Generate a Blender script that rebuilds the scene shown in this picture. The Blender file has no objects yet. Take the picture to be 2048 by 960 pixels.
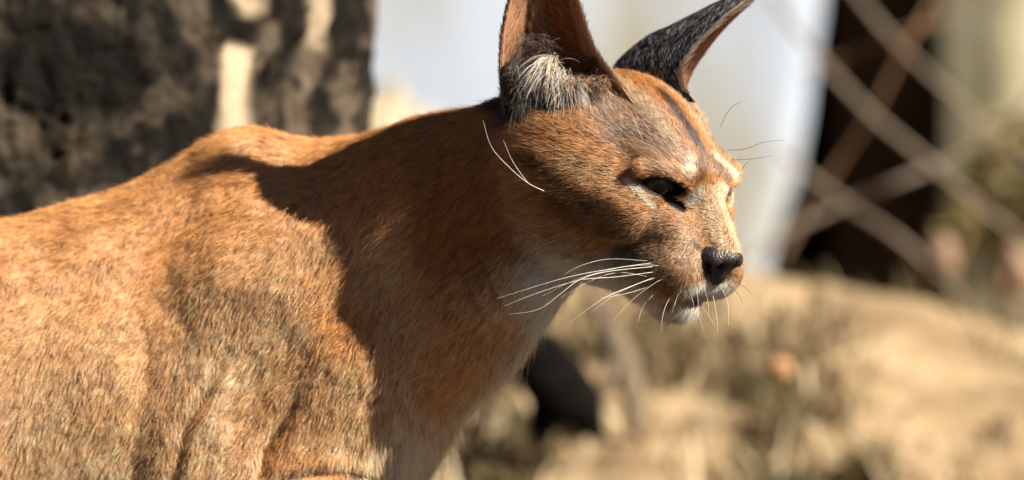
import bpy, math, random, hashlib
import numpy as np
from mathutils import Vector

rng = np.random.default_rng(7)
random.seed(7)
scene = bpy.context.scene
COL = scene.collection

# ------------------------------------------------------------------ camera, sky, sun, exposure
U = 0.00025            # one modelling unit in metres (about a quarter of a millimetre)
CAM_D = 3.2            # camera to the animal's head
CAM_Z = 0.40
cam_data = bpy.data.cameras.new("camera")
cam = bpy.data.objects.new("camera", cam_data)
COL.objects.link(cam)
cam.location = (0, -CAM_D, CAM_Z)
cam.rotation_euler = (math.radians(90), 0, 0)
cam_data.sensor_width = 36.0
cam_data.lens = 36.0 * CAM_D / (2048 * U)
cam_data.clip_start = 0.05
cam_data.clip_end = 400.0
cam_data.dof.use_dof = True
cam_data.dof.focus_distance = CAM_D - 0.012
cam_data.dof.aperture_fstop = 5.6
cam_data.dof.aperture_blades = 9
scene.camera = cam

SUN_AZ = 32.3          # degrees from image-right towards the camera
SUN_EL = 36.0
sun_dir = Vector((math.cos(math.radians(SUN_EL)) * math.cos(math.radians(SUN_AZ)),
                  -math.cos(math.radians(SUN_EL)) * math.sin(math.radians(SUN_AZ)),
                  math.sin(math.radians(SUN_EL))))
world = bpy.data.worlds.new("World")
scene.world = world
world.use_nodes = True
wn = world.node_tree
wn.nodes.clear()
sky = wn.nodes.new("ShaderNodeTexSky")
sky.sky_type = 'NISHITA'
sky.sun_disc = False
sky.air_density = 0.3
sky.dust_density = 0.4
sky.sun_elevation = math.radians(SUN_EL)
# Nishita: rotation 0 puts the sun at +Y, turning clockwise seen from above
sky.sun_rotation = math.atan2(sun_dir.x, sun_dir.y)
bg = wn.nodes.new("ShaderNodeBackground")
bg.inputs["Strength"].default_value = 0.05
wo = wn.nodes.new("ShaderNodeOutputWorld")
wn.links.new(sky.outputs[0], bg.inputs[0])
wn.links.new(bg.outputs[0], wo.inputs[0])

sun_data = bpy.data.lights.new("sun", 'SUN')
sun_data.energy = 5.0
sun_data.angle = math.radians(0.5)
sun_data.color = (1.0, 0.93, 0.82)
sun = bpy.data.objects.new("sun", sun_data)
COL.objects.link(sun)
sun.location = sun_dir * 20
sun.rotation_euler = (-sun_dir).to_track_quat('-Z', 'Y').to_euler()

scene.view_settings.view_transform = 'Standard'
scene.view_settings.look = 'None'
scene.view_settings.gamma = 1.0
scene.view_settings.use_curve_mapping = False
scene.view_settings.exposure = 1.2
scene.render.engine = 'CYCLES'
scene.cycles.use_denoising = True
scene.cycles.adaptive_threshold = 0.015
scene.cycles.max_bounces = 8
scene.cycles.diffuse_bounces = 3
scene.cycles.glossy_bounces = 3
scene.cycles.transmission_bounces = 8
scene.cycles.transparent_max_bounces = 8
scene.cycles.sample_clamp_indirect = 6.0
scene.render.hair_type = 'STRAND' if hasattr(scene.render, 'hair_type') else scene.render.hair_type

# ------------------------------------------------------------------ small helpers
def pt(px, py, d=0.0):
    """A place in modelling units: right, depth away from the camera, up; origin on the axis at the head."""
    k = 1.0 + d * U / CAM_D
    return np.array([(px - 1024.0) * k, d, (480.0 - py) * k])

def to_world(a):
    a = np.asarray(a, dtype=np.float64) * U
    a = a.copy()
    a[..., 2] += CAM_Z
    return a

def nrm(v):
    v = np.asarray(v, dtype=np.float64)
    return v / np.maximum(np.linalg.norm(v, axis=-1, keepdims=True), 1e-9)

def tag(o, label=None, category=None, group=None, kind=None):
    if label: o["label"] = label
    if category: o["category"] = category
    if group: o["group"] = group
    if kind: o["kind"] = kind
    return o

def empty(name, loc=(0, 0, 0)):
    o = bpy.data.objects.new(name, None)
    o.empty_display_size = 0.05
    o.location = loc
    COL.objects.link(o)
    return o

def mesh_obj(name, verts, faces, mat=None, parent=None, smooth=True):
    me = bpy.data.meshes.new(name)
    me.from_pydata(np.asarray(verts, dtype=float).tolist() if not isinstance(verts, list) else verts, [],
                   faces.tolist() if isinstance(faces, np.ndarray) else faces)
    if smooth:
        me.polygons.foreach_set("use_smooth", np.ones(len(me.polygons), dtype=bool))
    me.update()
    o = bpy.data.objects.new(name, me)
    if mat: me.materials.append(mat)
    COL.objects.link(o)
    if parent is not None:
        o.parent = parent
        o.matrix_parent_inverse = parent.matrix_basis.inverted()
    return o

def _hash(ix, iy, iz, seed):
    h = (ix * 374761393 + iy * 668265263 + iz * 2147483647 + seed * 974634777) & 0xFFFFFFFF
    h = ((h ^ (h >> 13)) * 1274126177) & 0xFFFFFFFF
    h = ((h ^ (h >> 16)) * 2246822519) & 0xFFFFFFFF
    return ((h ^ (h >> 15)) & 0xFFFFFF) / float(0xFFFFFF)

def vnoise(p, scale, seed=0):
    """value noise in [-1, 1]; p (N,3), scale = size of one cell"""
    q = np.asarray(p, dtype=np.float64) / scale + 1000.0
    i = np.floor(q).astype(np.int64)
    f = q - i
    f = f * f * (3 - 2 * f)
    out = 0
    for dx in (0, 1):
        wx = f[:, 0] if dx else 1 - f[:, 0]
        for dy in (0, 1):
            wy = f[:, 1] if dy else 1 - f[:, 1]
            for dz in (0, 1):
                wz = f[:, 2] if dz else 1 - f[:, 2]
                out = out + wx * wy * wz * _hash(i[:, 0] + dx, i[:, 1] + dy, i[:, 2] + dz, seed)
    return out * 2 - 1

def fbm(p, scale, octaves=4, seed=0, gain=0.5):
    s = 0; a = 1.0; t = 0
    for o in range(octaves):
        s = s + a * vnoise(p, scale / 2 ** o, seed + o * 17)
        t += a; a *= gain
    return s / t

def worley(p, scale, seed=0):
    """distance to nearest and second nearest jittered cell point, in cells"""
    q = np.asarray(p, dtype=np.float64) / scale + 1000.0
    i = np.floor(q).astype(np.int64)
    d1 = np.full(len(q), 9.0); d2 = np.full(len(q), 9.0); cid = np.zeros(len(q))
    for dx in (-1, 0, 1):
        for dy in (-1, 0, 1):
            for dz in (-1, 0, 1):
                j = i + np.array([dx, dy, dz])
                c = np.stack([j[:, k] + _hash(j[:, 0], j[:, 1], j[:, 2], seed + 31 * k) for k in range(3)], 1)
                d = np.linalg.norm(q - c, axis=1)
                h = _hash(j[:, 0], j[:, 1], j[:, 2], seed + 131)
                closer = d < d1
                d2 = np.where(closer, d1, np.minimum(d2, d))
                cid = np.where(closer, h, cid)
                d1 = np.where(closer, d, d1)
    return d1, d2, cid

# node material helper -------------------------------------------------------
def new_mat(name):
    m = bpy.data.materials.new(name)
    m.use_nodes = True
    nt = m.node_tree
    return m, nt, nt.nodes["Principled BSDF"]

def ramp(nt, fac, stops, interp='LINEAR'):
    r = nt.nodes.new("ShaderNodeValToRGB")
    cr = r.color_ramp
    cr.interpolation = interp
    while len(cr.elements) < len(stops):
        cr.elements.new(0.5)
    for e, (p, c) in zip(cr.elements, stops):
        e.position = p
        e.color = (c[0], c[1], c[2], 1)
    nt.links.new(fac, r.inputs[0])
    return r.outputs[0]

def noise_node(nt, scale, detail=6, rough=0.6, vec=None, dist=0.0):
    n = nt.nodes.new("ShaderNodeTexNoise")
    n.inputs["Scale"].default_value = scale
    n.inputs["Detail"].default_value = detail
    n.inputs["Roughness"].default_value = rough
    n.inputs["Distortion"].default_value = dist
    if vec is None:
        tc = nt.nodes.new("ShaderNodeTexCoord")
        vec = tc.outputs["Object"]
    nt.links.new(vec, n.inputs["Vector"])
    return n

def mix_col(nt, fac, a, b, mode='MIX'):
    m = nt.nodes.new("ShaderNodeMix")
    m.data_type = 'RGBA'
    m.blend_type = mode
    for s, v in ((m.inputs[0], fac), (m.inputs[6], a), (m.inputs[7], b)):
        if isinstance(v, (int, float)): s.default_value = v
        elif isinstance(v, (tuple, list)): s.default_value = (*v[:3], 1)
        else: nt.links.new(v, s)
    return m.outputs[2]

def bump(nt, bsdf, height, strength=0.5, dist=0.01):
    b = nt.nodes.new("ShaderNodeBump")
    b.inputs["Strength"].default_value = strength
    b.inputs["Distance"].default_value = dist
    nt.links.new(height, b.inputs["Height"])
    nt.links.new(b.outputs[0], bsdf.inputs["Normal"])

def simple_mat(name, c1, c2, scale=30.0, rough=0.8, bump_s=0.3, bump_d=0.002, spec=0.3, lo=0.3, hi=0.7):
    m, nt, b = new_mat(name)
    n = noise_node(nt, scale)
    nt.links.new(ramp(nt, n.outputs[0], [(lo, c1), (hi, c2)]), b.inputs["Base Color"])
    b.inputs["Roughness"].default_value = rough
    b.inputs["Specular IOR Level"].default_value = spec
    bump(nt, b, n.outputs[0], bump_s, bump_d)
    return m

# ------------------------------------------------------------------ the place
def wp(px, py, y):
    """world point seen at that direction, y metres behind the animal"""
    k = (CAM_D + y) / CAM_D
    return np.array([(px - 1024.0) * U * k, y, CAM_Z + (480.0 - py) * U * k])

def smooth01(a, b, x):
    t = np.clip((x - a) / (b - a), 0, 1)
    return t * t * (3 - 2 * t)

def vcol(o, name, cols):
    a = o.data.attributes.new(name, 'FLOAT_COLOR', 'POINT')
    a.data.foreach_set("color", np.concatenate([cols, np.ones((len(cols), 1))], 1).astype(np.float32).ravel())

# ground: one sheet to the horizon ------------------------------------------------
m_ground = simple_mat("dry_soil", (.045, .030, .019), (.10, .070, .044), 6.0, 0.95, 0.6, 0.02)
gxs = np.concatenate([-np.geomspace(160, 3, 14), np.linspace(-2.8, 2.8, 57), np.geomspace(3, 160, 14)])
gys = np.concatenate([-np.geomspace(160, 3, 14), np.linspace(-2.8, 2.8, 57), np.geomspace(3, 160, 14)])
GX, GY = np.meshgrid(gxs, gys, indexing='ij')
gp = np.stack([GX.ravel(), GY.ravel(), np.zeros(GX.size)], 1)
gp[:, 2] = 0.012 * fbm(gp, 0.9, 3, 5) - 0.02 * (np.hypot(gp[:, 0], gp[:, 1]) > 2.9)
gi, gj = np.meshgrid(np.arange(len(gxs) - 1), np.arange(len(gys) - 1), indexing='ij')
ga = (gi * len(gys) + gj).ravel()
gf = np.stack([ga, ga + len(gys), ga + len(gys) + 1, ga + 1], 1)
o = mesh_obj("ground", gp, gf, m_ground); o["kind"] = "structure"

# earth bank behind the animal ------------------------------------------------
CREST_Y = 1.70
def crest_z(x):
    px = 1024 + x / (U * (CAM_D + CREST_Y) / CAM_D)
    py = np.interp(px, [-2000, 300, 900, 1350, 1540, 1700, 1850, 2048, 2600, 4000], [560, 500, 478, 480, 492, 502, 530, 600, 690, 760])
    return CAM_Z + (480 - py) * U * (CAM_D + CREST_Y) / CAM_D
def bank_z(x, y):
    t = (y - 0.55) / (CREST_Y - 0.55)
    up = crest_z(x) * np.where(t < 1, smooth01(-0.15, 1.0, np.minimum(t, 1)) * 0.35 + 0.65 * np.clip(t, 0, 1) ** 1.1, 1.0)
    down = 1 - smooth01(0, 1, (y - CREST_Y) / 1.3)
    z = np.where(y > CREST_Y, crest_z(x) * down, up)
    return z
bx_ = np.linspace(-2.2, 2.6, 260); by_ = np.concatenate([np.linspace(0.5, 1.85, 170), np.linspace(1.9, 3.05, 24)])
BX, BY = np.meshgrid(bx_, by_, indexing='ij')
bp = np.stack([BX.ravel(), BY.ravel(), bank_z(BX.ravel(), BY.ravel())], 1)
lump = fbm(bp * np.array([1, 1, 0]), 0.16, 4, 21, 0.6)
bp[:, 2] += 0.022 * lump * smooth01(0.55, 0.9, bp[:, 1]) - 0.03
gi, gj = np.meshgrid(np.arange(len(bx_) - 1), np.arange(len(by_) - 1), indexing='ij')
ga = (gi * len(by_) + gj).ravel()
bf = np.stack([ga, ga + len(by_), ga + len(by_) + 1, ga + 1], 1)
m_bank, nt, b = new_mat("straw_bank")
n1 = noise_node(nt, 9.0, 6, 0.65); n2 = noise_node(nt, 45.0, 5, 0.7)
c1 = ramp(nt, n1.outputs[0], [(0.30, (.20, .14, .08)), (0.42, (.31, .215, .120)), (0.56, (.43, .305, .175)), (0.72, (.54, .40, .25))])
c2 = ramp(nt, n2.outputs[0], [(0.35, (.42, .40, .34)), (0.58, (1.0,) * 3)])
nt.links.new(mix_col(nt, 0.8, c1, c2, 'MULTIPLY'), b.inputs["Base Color"])
b.inputs["Roughness"].default_value = 0.95
b.inputs["Specular IOR Level"].default_value = 0.1
bump(nt, b, n2.outputs[0], 0.8, 0.01)
o = mesh_obj("bank", bp, bf, m_bank); o["kind"] = "structure"

# dry grass over the bank: thin bent blades ------------------------------------------------
def blades(cnt, region, length, width, seed, dens=None):
    r = np.random.default_rng(seed)
    x = r.uniform(region[0], region[1], cnt); y = r.uniform(region[2], region[3], cnt)
    if dens is not None:
        k = dens(x, y) > r.random(cnt); x, y = x[k], y[k]
    n = len(x)
    base = np.stack([x, y, bank_z(x, y) - 0.035], 1)
    az = r.uniform(0, 2 * math.pi, n); L = length * r.uniform(0.5, 1.4, n); bend = r.uniform(0.2, 1.1, n)
    d = np.stack([np.cos(az), np.sin(az), np.zeros(n)], 1); sd = np.stack([-np.sin(az), np.cos(az), np.zeros(n)], 1)
    V = []
    for k, (u, w) in enumerate(((0, 1), (0.35, 0.9), (0.7, 0.65), (1.0, 0.08))):
        c = base + d * (L * bend * u * u)[:, None] + np.array([0, 0, 1.0]) * (L * u * (1 - 0.35 * bend * u))[:, None]
        V += [c - sd * (width * w), c + sd * (width * w)]
    V = np.stack(V, 1)                                 # n, 8, 3
    i0 = (np.arange(n) * 8)[:, None]
    F = np.concatenate([i0 + np.array([[2 * k, 2 * k + 1, 2 * k + 3, 2 * k + 2]]) for k in range(3)])
    return V.reshape(-1, 3), F, np.repeat(r.random(n), 8)

def grass_mat(name, a, b_, c):
    m, nt, b = new_mat(name)
    at = nt.nodes.new("ShaderNodeAttribute"); at.attribute_name = "tone"
    nt.links.new(ramp(nt, at.outputs["Fac"], [(0.0, a), (0.5, b_), (1.0, c)]), b.inputs["Base Color"])
    b.inputs["Roughness"].default_value = 0.7
    b.inputs["Specular IOR Level"].default_value = 0.2
    return m
m_straw = grass_mat("dry_grass", (.26, .18, .09), (.52, .40, .24), (.68, .55, .36))
gd = lambda x, y: np.clip(0.45 + 0.9 * fbm(np.stack([x, y, 0 * x], 1), 0.12, 3, 77), 0.03, 1)
gd0 = gd
gd = lambda x, y: gd0(x, y) * (1 - 0.93 * smooth01(1.35, 1.55, y + 0.35 * np.maximum(x, 0)))
V, F, tone = blades(15000, (-1.1, 0.9, 0.75, 1.85), 0.040, 0.0020, 3, gd)
o = mesh_obj("dry_grass", V, F, m_straw)
vcol(o, "tone", np.repeat(tone[:, None], 3, 1))
tag(o, "short straw coloured dry grass covering the earth bank", "grass", kind="stuff")

m_weed = grass_mat("olive_weed", (.055, .042, .018), (.12, .09, .04), (.20, .155, .075))
wd_ = lambda x, y: smooth01(0.02, 0.35, fbm(np.stack([x, y, 0 * x], 1), 0.10, 3, 177)) * (1 - 0.85 * smooth01(1.45, 1.65, y + 0.25 * np.maximum(x, 0)))
V, F, tone = blades(22000, (-0.3, 0.75, 0.9, 1.8), 0.035, 0.0022, 13, wd_)
o = mesh_obj("brown_weeds", V, F, m_weed)
vcol(o, "tone", np.repeat(tone[:, None], 3, 1))
tag(o, "low olive-brown weeds growing in patches over the earth bank", "weeds", kind="stuff")

# generic knobbly limb ------------------------------------------------
def limb(name, P, R, mat, parent=None, n=40, sides=18, rough=0.25, seed=1, sc=0.03):
    P = np.asarray(P, float)
    C = cr(P, n); rr = np.interp(np.linspace(0, 1, n), np.linspace(0, 1, len(R)), R)
    T = nrm(np.gradient(C, axis=0))
    ref = np.array([0.2, 0.97, 0.1]) if abs(T[0, 1]) < 0.9 else np.array([1.0, 0, 0])
    a = nrm(np.cross(T, ref)); b2 = np.cross(T, a)
    an = np.linspace(0, 2 * math.pi, sides, endpoint=False)
    D = np.cos(an)[None, :, None] * a[:, None] + np.sin(an)[None, :, None] * b2[:, None]
    V = C[:, None] + rr[:, None, None] * D
    Q = V.reshape(-1, 3)
    Q = Q + D.reshape(-1, 3) * (np.repeat(rr, sides) * rough * fbm(Q, sc, 3, seed))[:, None]
    F = [(i * sides + j, i * sides + (j + 1) % sides, (i + 1) * sides + (j + 1) % sides, (i + 1) * sides + j) for i in range(n - 1) for j in range(sides)]
    Q = np.concatenate([Q, C[:1], C[-1:]])
    k = n * sides
    F += [(k, (j + 1) % sides, j) for j in range(sides)]
    F += [(k + 1, (n - 1) * sides + j, (n - 1) * sides + (j + 1) % sides) for j in range(sides)]
    return mesh_obj(name, Q, F, mat, parent)

def cr(P, n):
    """Catmull-Rom through the rows of P"""
    P = np.asarray(P, float); m = len(P)
    t = np.linspace(0, m - 1, n); i = np.minimum(t.astype(int), m - 2); u = (t - i)[:, None]
    p0 = P[np.maximum(i - 1, 0)]; p1 = P[i]; p2 = P[i + 1]; p3 = P[np.minimum(i + 2, m - 1)]
    return 0.5 * (2 * p1 + (p2 - p0) * u + (2 * p0 - 5 * p1 + 4 * p2 - p3) * u ** 2 + (3 * p1 - p0 - 3 * p2 + p3) * u ** 3)

# tree trunk behind the shoulder ------------------------------------------------
TX, TY, TR = -0.366, 0.61, 0.265
ang = np.concatenate([np.linspace(-2.05, 0.35, 330), np.linspace(0.37, 4.21, 70)])
zz = np.concatenate([np.linspace(-0.05, 0.36, 40), np.linspace(0.3625, 0.60, 130), np.linspace(0.62, 2.8, 110)])
AA, ZZ = np.meshgrid(ang, zz, indexing='ij')
rad0 = TR + 0.10 * np.exp(-ZZ / 0.16) * (1 + 0.5 * np.sin(AA * 3 + 0.7)) + 0.012 * smooth01(0.44, 0.53, ZZ) - 0.05 * smooth01(0.8, 2.6, ZZ)
dirs = np.stack([np.cos(AA), np.sin(AA), np.zeros_like(AA)], -1)
tp = np.array([TX, TY, 0]) + dirs * rad0[..., None]
tp[..., 2] = ZZ
q = tp.reshape(-1, 3)
qs = q * np.array([1, 1, 0.8])
warp = q * np.array([1, 1, 0.75]) + 0.006 * np.stack([fbm(qs, 0.02, 3, s_) for s_ in (1, 2, 3)], 1)
d1, d2, cid = worley(warp, 0.022, 5)
crack = np.clip((d2 - d1) * 2.4, 0, 1)
plate = cid
rough_ = fbm(q * np.array([1, 1, 0.6]) + 0.008 * np.stack([fbm(q, 0.03, 2, 300 + s_) for s_ in range(3)], 1), 0.040, 6, 30, 0.66)
disp = 0.0028 * (crack ** 0.6 - 0.6) + 0.002 * (plate - 0.5) + 0.016 * rough_ + 0.012 * fbm(q, 0.12, 2, 40)
px_t = 1024 + q[:, 0] / (U * (CAM_D + q[:, 1]) / CAM_D); py_t = 480 - (q[:, 2] - CAM_Z) / (U * (CAM_D + q[:, 1]) / CAM_D)
front = dirs.reshape(-1, 3)[:, 1] < 0.3
# a bare strip where the bark has come away, and a hollow by the edge
wob = 22 * fbm(q, 0.03, 2, 55)
bare = np.exp(-(((px_t - 497 + wob) / 34) ** 4)) * smooth01(80, 105, py_t + wob) * front
bare2 = np.exp(-(((px_t - 505 + wob) / 24) ** 4)) * smooth01(45, 20, py_t) * front * 0.6
bare3 = np.exp(-(((px_t - 648 + wob * .6) / 20) ** 4)) * smooth01(130, 60, py_t) * front * 0.6
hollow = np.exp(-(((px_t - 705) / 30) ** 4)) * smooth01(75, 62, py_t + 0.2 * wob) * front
disp = disp * (1 - 0.85 * bare) - 0.006 * bare - 0.010 * hollow
q = q + dirs.reshape(-1, 3) * disp[:, None]
tone = np.clip(0.34 + 0.08 * crack * plate + 1.05 * fbm(q, 0.024, 4, 60, 0.6), 0, 1)
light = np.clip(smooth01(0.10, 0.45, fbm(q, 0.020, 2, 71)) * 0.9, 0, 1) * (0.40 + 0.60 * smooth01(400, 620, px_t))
tone = tone * (1 - 0.9 * hollow); light = light * (1 - hollow)  # shade of the hollow painted into the bark
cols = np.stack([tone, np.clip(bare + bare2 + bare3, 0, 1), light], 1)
nz_ = len(zz)
gi, gj = np.meshgrid(np.arange(len(ang)), np.arange(nz_ - 1), indexing='ij')
a0 = (gi * nz_ + gj).ravel(); a1 = (((gi + 1) % len(ang)) * nz_ + gj).ravel()
tf = np.stack([a0, a1, a1 + 1, a0 + 1], 1)
m_bark, nt, b = new_mat("bark")
at = nt.nodes.new("ShaderNodeAttribute"); at.attribute_name = "tone"
sp_ = nt.nodes.new("ShaderNodeSeparateColor"); nt.links.new(at.outputs["Color"], sp_.inputs[0])
nb = noise_node(nt, 160, 5, 0.7)
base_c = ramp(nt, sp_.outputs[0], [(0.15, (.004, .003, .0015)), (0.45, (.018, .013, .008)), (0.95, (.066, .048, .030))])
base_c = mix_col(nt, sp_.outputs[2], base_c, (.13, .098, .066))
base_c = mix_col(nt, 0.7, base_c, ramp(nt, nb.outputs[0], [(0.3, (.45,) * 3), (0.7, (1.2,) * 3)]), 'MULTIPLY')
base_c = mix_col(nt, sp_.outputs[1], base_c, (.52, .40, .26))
nt.links.new(base_c, b.inputs["Base Color"])
b.inputs["Roughness"].default_value = 0.9
b.inputs["Specular IOR Level"].default_value = 0.15
bump(nt, b, nb.outputs[0], 0.6, 0.003)
m_twood = simple_mat("limb_bark", (.03, .022, .015), (.08, .06, .042), 30, 0.9, 0.6, 0.006, 0.15)
tree = tag(empty("tree", (TX, TY, 0)), "dark rough-barked tree trunk with a pale bare strip behind the cat's back", "tree")
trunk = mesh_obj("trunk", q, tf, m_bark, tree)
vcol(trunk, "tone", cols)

m_tleaf = grass_mat("tree_leaf", (.030, .045, .016), (.055, .075, .026), (.10, .12, .045))
def leaf_cloud(name, centres, radii, cnt, size, mat, parent, seed, face=(0.7, -0.6, 0.7)):
    r = np.random.default_rng(seed)
    idx = r.integers(0, len(centres), cnt)
    d = nrm(r.normal(size=(cnt, 3))); rr = r.random(cnt) ** 0.45
    P = np.asarray(centres)[idx] + d * (np.asarray(radii)[idx] * rr)[:, None]
    P[:, 2] = np.maximum(P[:, 2], 0.01)
    a = nrm(r.normal(size=(cnt, 3)) + np.array([0, 0, -0.4])); n_ = nrm(r.normal(size=(cnt, 3)) * 0.7 + np.array(face))
    s = nrm(np.cross(a, n_)); L = size * r.uniform(0.6, 1.3, cnt)[:, None]
    nn = np.cross(s, a)
    V = np.stack([P - a * L, P - s * L * 0.34 + nn * L * 0.10, P + a * L, P + s * L * 0.34 + nn * L * 0.10], 1)
    i0 = (np.arange(cnt) * 4)[:, None]
    F = np.concatenate([i0 + np.array([[0, 1, 2]]), i0 + np.array([[0, 2, 3]])])
    o = mesh_obj(name, V.reshape(-1, 3), F, mat, parent, smooth=False)
    vcol(o, "tone", np.repeat(np.repeat(r.random(cnt)[:, None], 3, 1), 4, 0))
    return o
for k, (a_, ht, ln) in enumerate(((2.4, 1.7, 1.1), (3.6, 1.9, 1.2), (1.2, 2.0, 1.2), (4.9, 2.3, 0.8))):
    e_ = np.array([TX + math.cos(a_) * ln, TY + math.sin(a_) * ln, ht + 0.8])
    limb("limb", [(TX, TY, ht - 0.2), (TX + math.cos(a_) * 0.35, TY + math.sin(a_) * 0.35, ht + 0.1), e_], [.11, .075, .02], m_twood, tree, 18, 12, 0.2, k, 0.1)
r9 = np.random.default_rng(31)
tc_, tr_ = [], []
for k in range(34):
    a_ = r9.uniform(0, 2 * math.pi); d_ = 1.7 * math.sqrt(r9.random())
    tc_.append((TX - 0.35 + d_ * math.cos(a_), TY + 0.35 + d_ * math.sin(a_), r9.uniform(1.9, 3.4))); tr_.append(r9.uniform(0.3, 0.55))
leaf_cloud("crown", tc_, tr_, 16000, 0.06, m_tleaf, tree, 6, (0.3, -0.2, 1.0))["kind"] = "stuff"  # unseen crown, added to hold back sky light from above

# leaf screen added out of view behind the camera to cut sky light ------------------------------------------------
sky_screen = tag(empty("sky_screen", (-0.5, -7.5, 0)), "unseen dark leafy screen added behind the viewer to block sky light", "sky_screen")
hc, hr = [], []
for x in np.arange(-7.5, 4.0, 0.8):
    for z in (0.5, 1.4, 2.3, 3.1):
        hc.append((x + r9.uniform(-.2, .2), -7.2 - 0.02 * x * x + r9.uniform(-.2, .2), z)); hr.append(0.75)
for y in np.arange(-6.6, -0.5, 0.8):
    for z in (0.5, 1.4, 2.3, 3.1):
        hc.append((-6.0 + r9.uniform(-.2, .2), y, z)); hr.append(0.75)
leaf_cloud("screen_foliage", hc, hr, 26000, 0.11, m_tleaf, sky_screen, 9, (0.4, 0.4, 0.6))["kind"] = "stuff"
for k, x in enumerate(np.arange(-6.5, 3.5, 1.6)):
    limb("stem", [(x, -7.2, -0.05), (x + 0.05, -7.25, 1.4), (x, -7.2, 2.8)], [.06, .05, .02], m_twood, sky_screen, 14, 10, 0.2, k, 0.1)

# pale weathered wall ------------------------------------------------
WY = 3.0
m_wall, nt, b = new_mat("weathered_limewash")
tc = nt.nodes.new("ShaderNodeTexCoord")
mp = nt.nodes.new("ShaderNodeMapping"); mp.inputs["Scale"].default_value = (1.0, 1.0, 0.45)
nt.links.new(tc.outputs["Object"], mp.inputs[0])
w1 = noise_node(nt, 6.5, 3, 0.5, mp.outputs[0]); w2 = noise_node(nt, 9.0, 4, 0.6, mp.outputs[0])
ca_ = ramp(nt, w1.outputs[0], [(0.34, (.30, .27, .19)), (0.43, (.36, .36, .33)), (0.50, (.40, .43, .47)), (0.62, (.43, .49, .59))])
cb_ = ramp(nt, w2.outputs[0], [(0.3, (.74, .74, .72)), (0.6, (1.0,) * 3)])
nt.links.new(mix_col(nt, 0.7, ca_, cb_, 'MULTIPLY'), b.inputs["Base Color"])
b.inputs["Roughness"].default_value = 0.9
bump(nt, b, w2.outputs[0], 0.4, 0.01)
kk = (CAM_D + WY) / CAM_D
edge = [wp(1530, 520, WY), wp(1552, 455, WY), wp(1592, 345, WY), wp(1612, 240, WY), wp(1628, 110, WY), wp(1642, 0, WY), wp(1656, -110, WY)]
ex = [(p[0], p[2]) for p in edge]
nrow = 60
zr = np.concatenate([np.linspace(0, ex[0][1], 8)[:-1], np.linspace(ex[0][1], ex[-1][1], 30), np.linspace(ex[-1][1], 1.7, 20)[1:]])
xr = np.interp(zr, [e[1] for e in ex], [e[0] for e in ex])
xr = np.where(zr < ex[0][1], ex[0][0] - (ex[0][1] - zr) * 0.15, xr)
xr = xr + 0.006 * vnoise(np.stack([zr, zr * 0, zr * 0], 1), 0.07, 3)
cols_n = 80
V = []; 
for s_ in (0, 1):
    for i, z in enumerate(zr):
        xs = -3.0 + (xr[i] + 3.0) * np.linspace(0, 1, cols_n) ** 0.7
        p = np.stack([xs, np.full(cols_n, WY + 0.22 * s_), np.full(cols_n, z)], 1)
        p[:, 1] += (0.012 if s_ == 0 else 0.0) * fbm(p, 0.5, 3, 8)
        V.append(p)
V = np.concatenate(V); nz2 = len(zr); off = nz2 * cols_n
F = [np.stack([a, a + 1, a + cols_n + 1, a + cols_n], 1) for a in [np.array([i * cols_n + j for i in range(nz2 - 1) for j in range(cols_n - 1)])]]
F.append(F[0][:, ::-1] + off)
side_f = np.array([[i * cols_n + cols_n - 1, i * cols_n + cols_n - 1 + off, (i + 1) * cols_n + cols_n - 1 + off, (i + 1) * cols_n + cols_n - 1] for i in range(nz2 - 1)])
top_f = np.array([[(nz2 - 1) * cols_n + j, (nz2 - 1) * cols_n + j + 1, (nz2 - 1) * cols_n + j + 1 + off, (nz2 - 1) * cols_n + j + off] for j in range(cols_n - 1)])
F += [side_f, top_f]
o = mesh_obj("wall", V, np.concatenate(F), m_wall)
tag(o, "pale blue-white weathered wall blurred behind the cat's head", "wall")

# timber shelter with a dark inside, right of the wall ------------------------------------------------
SY = 3.35
m_plank = simple_mat("shaded_timber", (.004, .003, .0025), (.014, .009, .006), 14, 0.95, 0.5, 0.004, 0.03)  # near-black colour carries the shade of the shelter's inside
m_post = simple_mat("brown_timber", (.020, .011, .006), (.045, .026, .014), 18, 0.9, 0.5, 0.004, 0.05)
def box_mesh(name, c, s, mat, parent=None, seed=0, rot=0.0):
    c = np.array(c, float); s = np.array(s, float) / 2
    r = np.random.default_rng(seed)
    bv = 0.12 * min(s)
    P = []
    for sx in (-1, 1):
        for sy in (-1, 1):
            for sz in (-1, 1):
                for ax in range(3):
                    v = np.array([sx, sy, sz], float) * s
                    v[ax] -= np.sign(v[ax]) * 0
                    w = v.copy()
                    for o2 in range(3):
                        if o2 != ax: w[o2] -= np.sign(w[o2]) * bv
                    P.append(w)
    import bmesh
    bm = bmesh.new()
    for p in P: bm.verts.new(p)
    bmesh.ops.convex_hull(bm, input=bm.verts)
    me = bpy.data.meshes.new(name); bm.to_mesh(me); bm.free()
    o = bpy.data.objects.new(name, me); me.materials.append(mat); COL.objects.link(o)
    o.location = c; o.rotation_euler = (0, rot, 0)
    if parent is not None:
        o.parent = parent; o.matrix_parent_inverse = parent.matrix_basis.inverted()
    return o
sx0 = wp(1560, 0, SY)[0]; sx1 = wp(2150, 0, SY)[0]
shelter = tag(empty("shelter", ((sx0 + sx1) / 2, SY, 0)), "timber shelter behind the wire fence, open front, boards near-black for inside shade", "shelter")
SDEP = 1.3; SH = 1.35
nb_ = 7
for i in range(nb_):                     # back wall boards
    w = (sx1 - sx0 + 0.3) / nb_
    box_mesh("plank", (sx0 - 0.15 + w * (i + 0.5), SY + SDEP + 0.026 * (i % 2), SH / 2), (w + 0.03, 0.025, SH), m_plank, shelter, i)
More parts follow.
